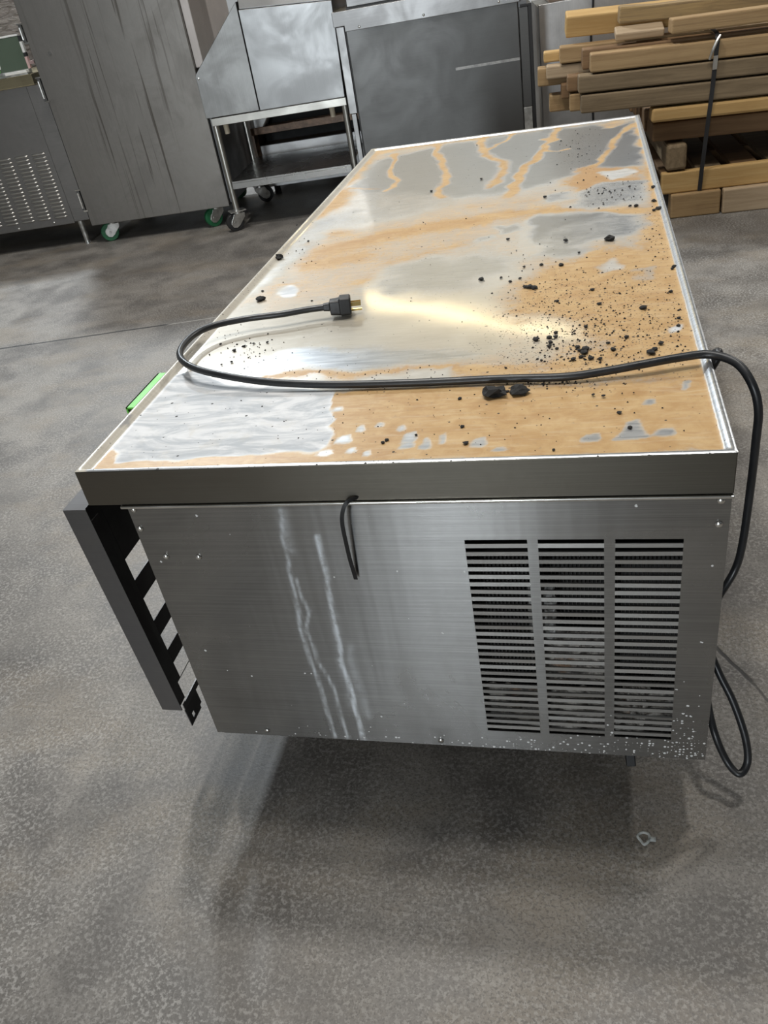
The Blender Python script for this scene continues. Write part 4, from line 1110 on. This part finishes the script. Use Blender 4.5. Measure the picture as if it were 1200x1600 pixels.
beam('weathered timber lowest of the three long front beams, above the yellow one', -.358, 1.5, 0.0, .088, .477, .070, W_GREY, TI)
beam('fresh yellow pine timber near the middle of the pile below the weathered beams', -.074, 1.4, 0.0, .088, .403, .054, W_YEL, TI * 0.8, bev=.010)
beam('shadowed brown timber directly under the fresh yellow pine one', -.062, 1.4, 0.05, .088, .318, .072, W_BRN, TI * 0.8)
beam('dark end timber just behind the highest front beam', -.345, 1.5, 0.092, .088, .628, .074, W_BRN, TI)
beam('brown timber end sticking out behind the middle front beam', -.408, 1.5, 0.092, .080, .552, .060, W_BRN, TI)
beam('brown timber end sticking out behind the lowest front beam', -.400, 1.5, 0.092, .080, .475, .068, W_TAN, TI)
beam('long tan timber one row back, sticking out left of the highest front beam', -.432, 1.6, 0.20, .088, .650, .062, W_TAN, TI)
beam('stubby golden timber end at the left of the pile above the greyish one', -.498, 1.5, 0.30, .08, .651, .040, W_YEL, TI)
beam('greyish pale timber end at the left of the pile under the golden stub', -.490, 1.5, 0.21, .085, .596, .050, W_PINK, TI)
beam('tan timber end sticking furthest left from the pile', -.528, 1.5, 0.30, .088, .560, .072, W_TAN, TI)
beam('lowest brown timber end at the left side of the pile', -.482, 1.5, 0.25, .088, .458, .068, W_TAN, TI)
beam('small split timber end between the lowest left end and the front beams', -.432, 1.4, 0.178, .06, .516, .058, W_BRN, TI)
beam('short thick golden block tipped up at the top left of the pile', -.402, .60, 0.27, .09, .735, .082, W_YEL, 0.05, 0.03, R(12))
beam('pale planed board lying flat under the rough top beam', -.212, .19, 0.09, .085, .712, .030, W_PINK, TI, roll=R(14))
beam('smooth tan beam second from the top with a square sawn end', -.006, 1.2, 0.0, .088, .717, .052, W_TAN, 0.028, 0.04)
beam('rough bark edged beam on the very top of the pile', -.192, 1.4, 0.15, .095, .768, .058, W_BARK, 0.06, rough=.003)
# support pieces between the lower tiers
beam('square grey timber end pointing out of the dark gap under the pile', 0, .95, 0.0, .082, .204, .104, W_GREY, 0, R(90), rough=.003, bev=.012)
o = bpy.data.objects[-1] if False else [x for x in bpy.data.objects if x.get('label', '').startswith('square grey timber')][0]
o.location = LO + lx * 0.078 + ly * 0.02 + Vector((0, 0, .200))
beam('square brown timber under the right part of the pile beyond the strap', 0, .95, 0.0, .085, .204, .072, W_BRN, 0, R(90))
o = [x for x in bpy.data.objects if x.get('label', '').startswith('square brown timber')][0]
o.location = LO + lx * 0.95 + ly * 0.02 + Vector((0, 0, .200))
for k in range(6):  # unseen back rows, added to keep light out of the gap over the pallet
    beam('dark brown timber added unseen in the back rows to shade the lower tier of the pile', -.06 - .01 * (k % 3), 1.4, .150 + k * .125, .118, .318, .090, W_BRN, TI * 0.8)
PAL = thing('wooden_pallet', 'wooden pallet with yellow front stringer under the strapped lumber pile', 'pallet', tuple(LO), LY)
beam('', -.022, 1.35, .020, .040, .102, .088, W_YEL, name='front_stringer', parent=PAL, cat='')
beam('', .018, .205, .0, .085, .0, .101, W_TAN, name='skid_block', parent=PAL, cat='')
beam('', .231, 1.10, -.012, .095, .0, .101, W_PINK, name='skid_block', parent=PAL, cat='')
beam('', -.022, 1.35, .45, .040, .0, .165, W_BRN, name='middle_stringer', parent=PAL, cat='')
beam('', -.022, 1.35, .90, .040, .0, .165, W_BRN, name='back_stringer', parent=PAL, cat='')
for i in range(9):
    s = -.02 + i * .145
    bm = bmesh.new(); box(bm, s, s + .105, .062, .98, .166, .186)
    obj('deck_board', bm, W_GREY if i % 2 else W_BRN, PAL, bevel=.003)

# black strap with tensioner buckle
def P_(s, t, z): return LO + lx * s + ly * t + Vector((0, 0, z))
bm = bmesh.new()
pts = [P_(.168, .30, .700), P_(.168, .10, .700), P_(.167, .02, .695), P_(.166, -.006, .680), P_(.164, -.008, .640), P_(.158, -.007, .50), P_(.150, -.004, .38), P_(.145, .0, .30), P_(.139, .010, .18), P_(.136, .014, .104)]
PP = catmull(pts, 5); rings = []
for i, p in enumerate(PP):
    d = (PP[min(i+1, len(PP)-1)] - PP[max(i-1, 0)]).normalized()
    nn = d.cross(lx).normalized()
    rings.append([bm.verts.new(p + lx*a + nn*b) for a, b in ((-.0085, -.0008), (.0085, -.0008), (.0085, .0008), (-.0085, .0008))])
for a, b in zip(rings[:-1], rings[1:]):
    for j in range(4): bm.faces.new((a[j], a[(j+1) % 4], b[(j+1) % 4], b[j]))
bm.faces.new(rings[0][::-1]); bm.faces.new(rings[-1])
SR = thing('lumber_strap', 'black strap with shiny buckle running down the front of the lumber pile', 'strap', tuple(P_(.139, .01, .10)))
st = obj('band', bm, plain('black_strapping', (0.02, 0.02, 0.022), 0.42, 0, 0.2), SR)
st.location = -P_(.139, .01, .10)
bm = bmesh.new()
for a, b, c, d in ((.152, .170, .572, .622),):
    vs = [P_(a, -.0125, c), P_(b, -.0125, c), P_(b, -.0095, c), P_(a, -.0095, c), P_(a + .002, -.0135, d), P_(b + .002, -.0135, d), P_(b + .002, -.0095, d), P_(a + .002, -.0095, d)]
    vs = [bm.verts.new(q_ - P_(.139, .01, .10)) for q_ in vs]
    for f in ((0,3,2,1),(4,5,6,7),(0,1,5,4),(1,2,6,5),(2,3,7,6),(3,0,4,7)): bm.faces.new([vs[i] for i in f])
obj('buckle', bm, M_SCREW, SR, bevel=.001)
bm = bmesh.new()
tube(bm, [P_(.174, -.012, .690) - P_(.139, .01, .10), P_(.160, -.022, .672) - P_(.139, .01, .10), P_(.146, -.024, .640) - P_(.139, .01, .10), P_(.140, -.012, .612) - P_(.139, .01, .10)], .006, 6, 5)
obj('strap_tail', bm, M_ZINC, SR)

# scrap of clear plastic lying on the floor in front of the base
pc = onz(1006, 1311, 0.0)
bm = bmesh.new(); rr2 = random.Random(9)
ring = [Vector((pc.x + (0.0075 + rr2.uniform(-.002, .003)) * math.cos(a * 0.785), pc.y + (0.0095 + rr2.uniform(-.002, .003)) * math.sin(a * 0.785), 0.0032 + rr2.uniform(0, .003))) for a in range(8)]
tube(bm, ring, 0.0022, 6, 4)
box(bm, pc.x + .006, pc.x + .017, pc.y - .004, pc.y + .003, 0.001, 0.0035)
tq = NT('clear_plastic_scrap'); tq.set(Base_Color=(0.75, 0.78, 0.76), Roughness=0.12, Transmission_Weight=0.5, IOR=1.45)
tag(obj('plastic_scrap', bm, tq.m, None, smooth=True), 'small crumpled scrap of clear plastic on the shadowed floor below the louvers', 'scrap')
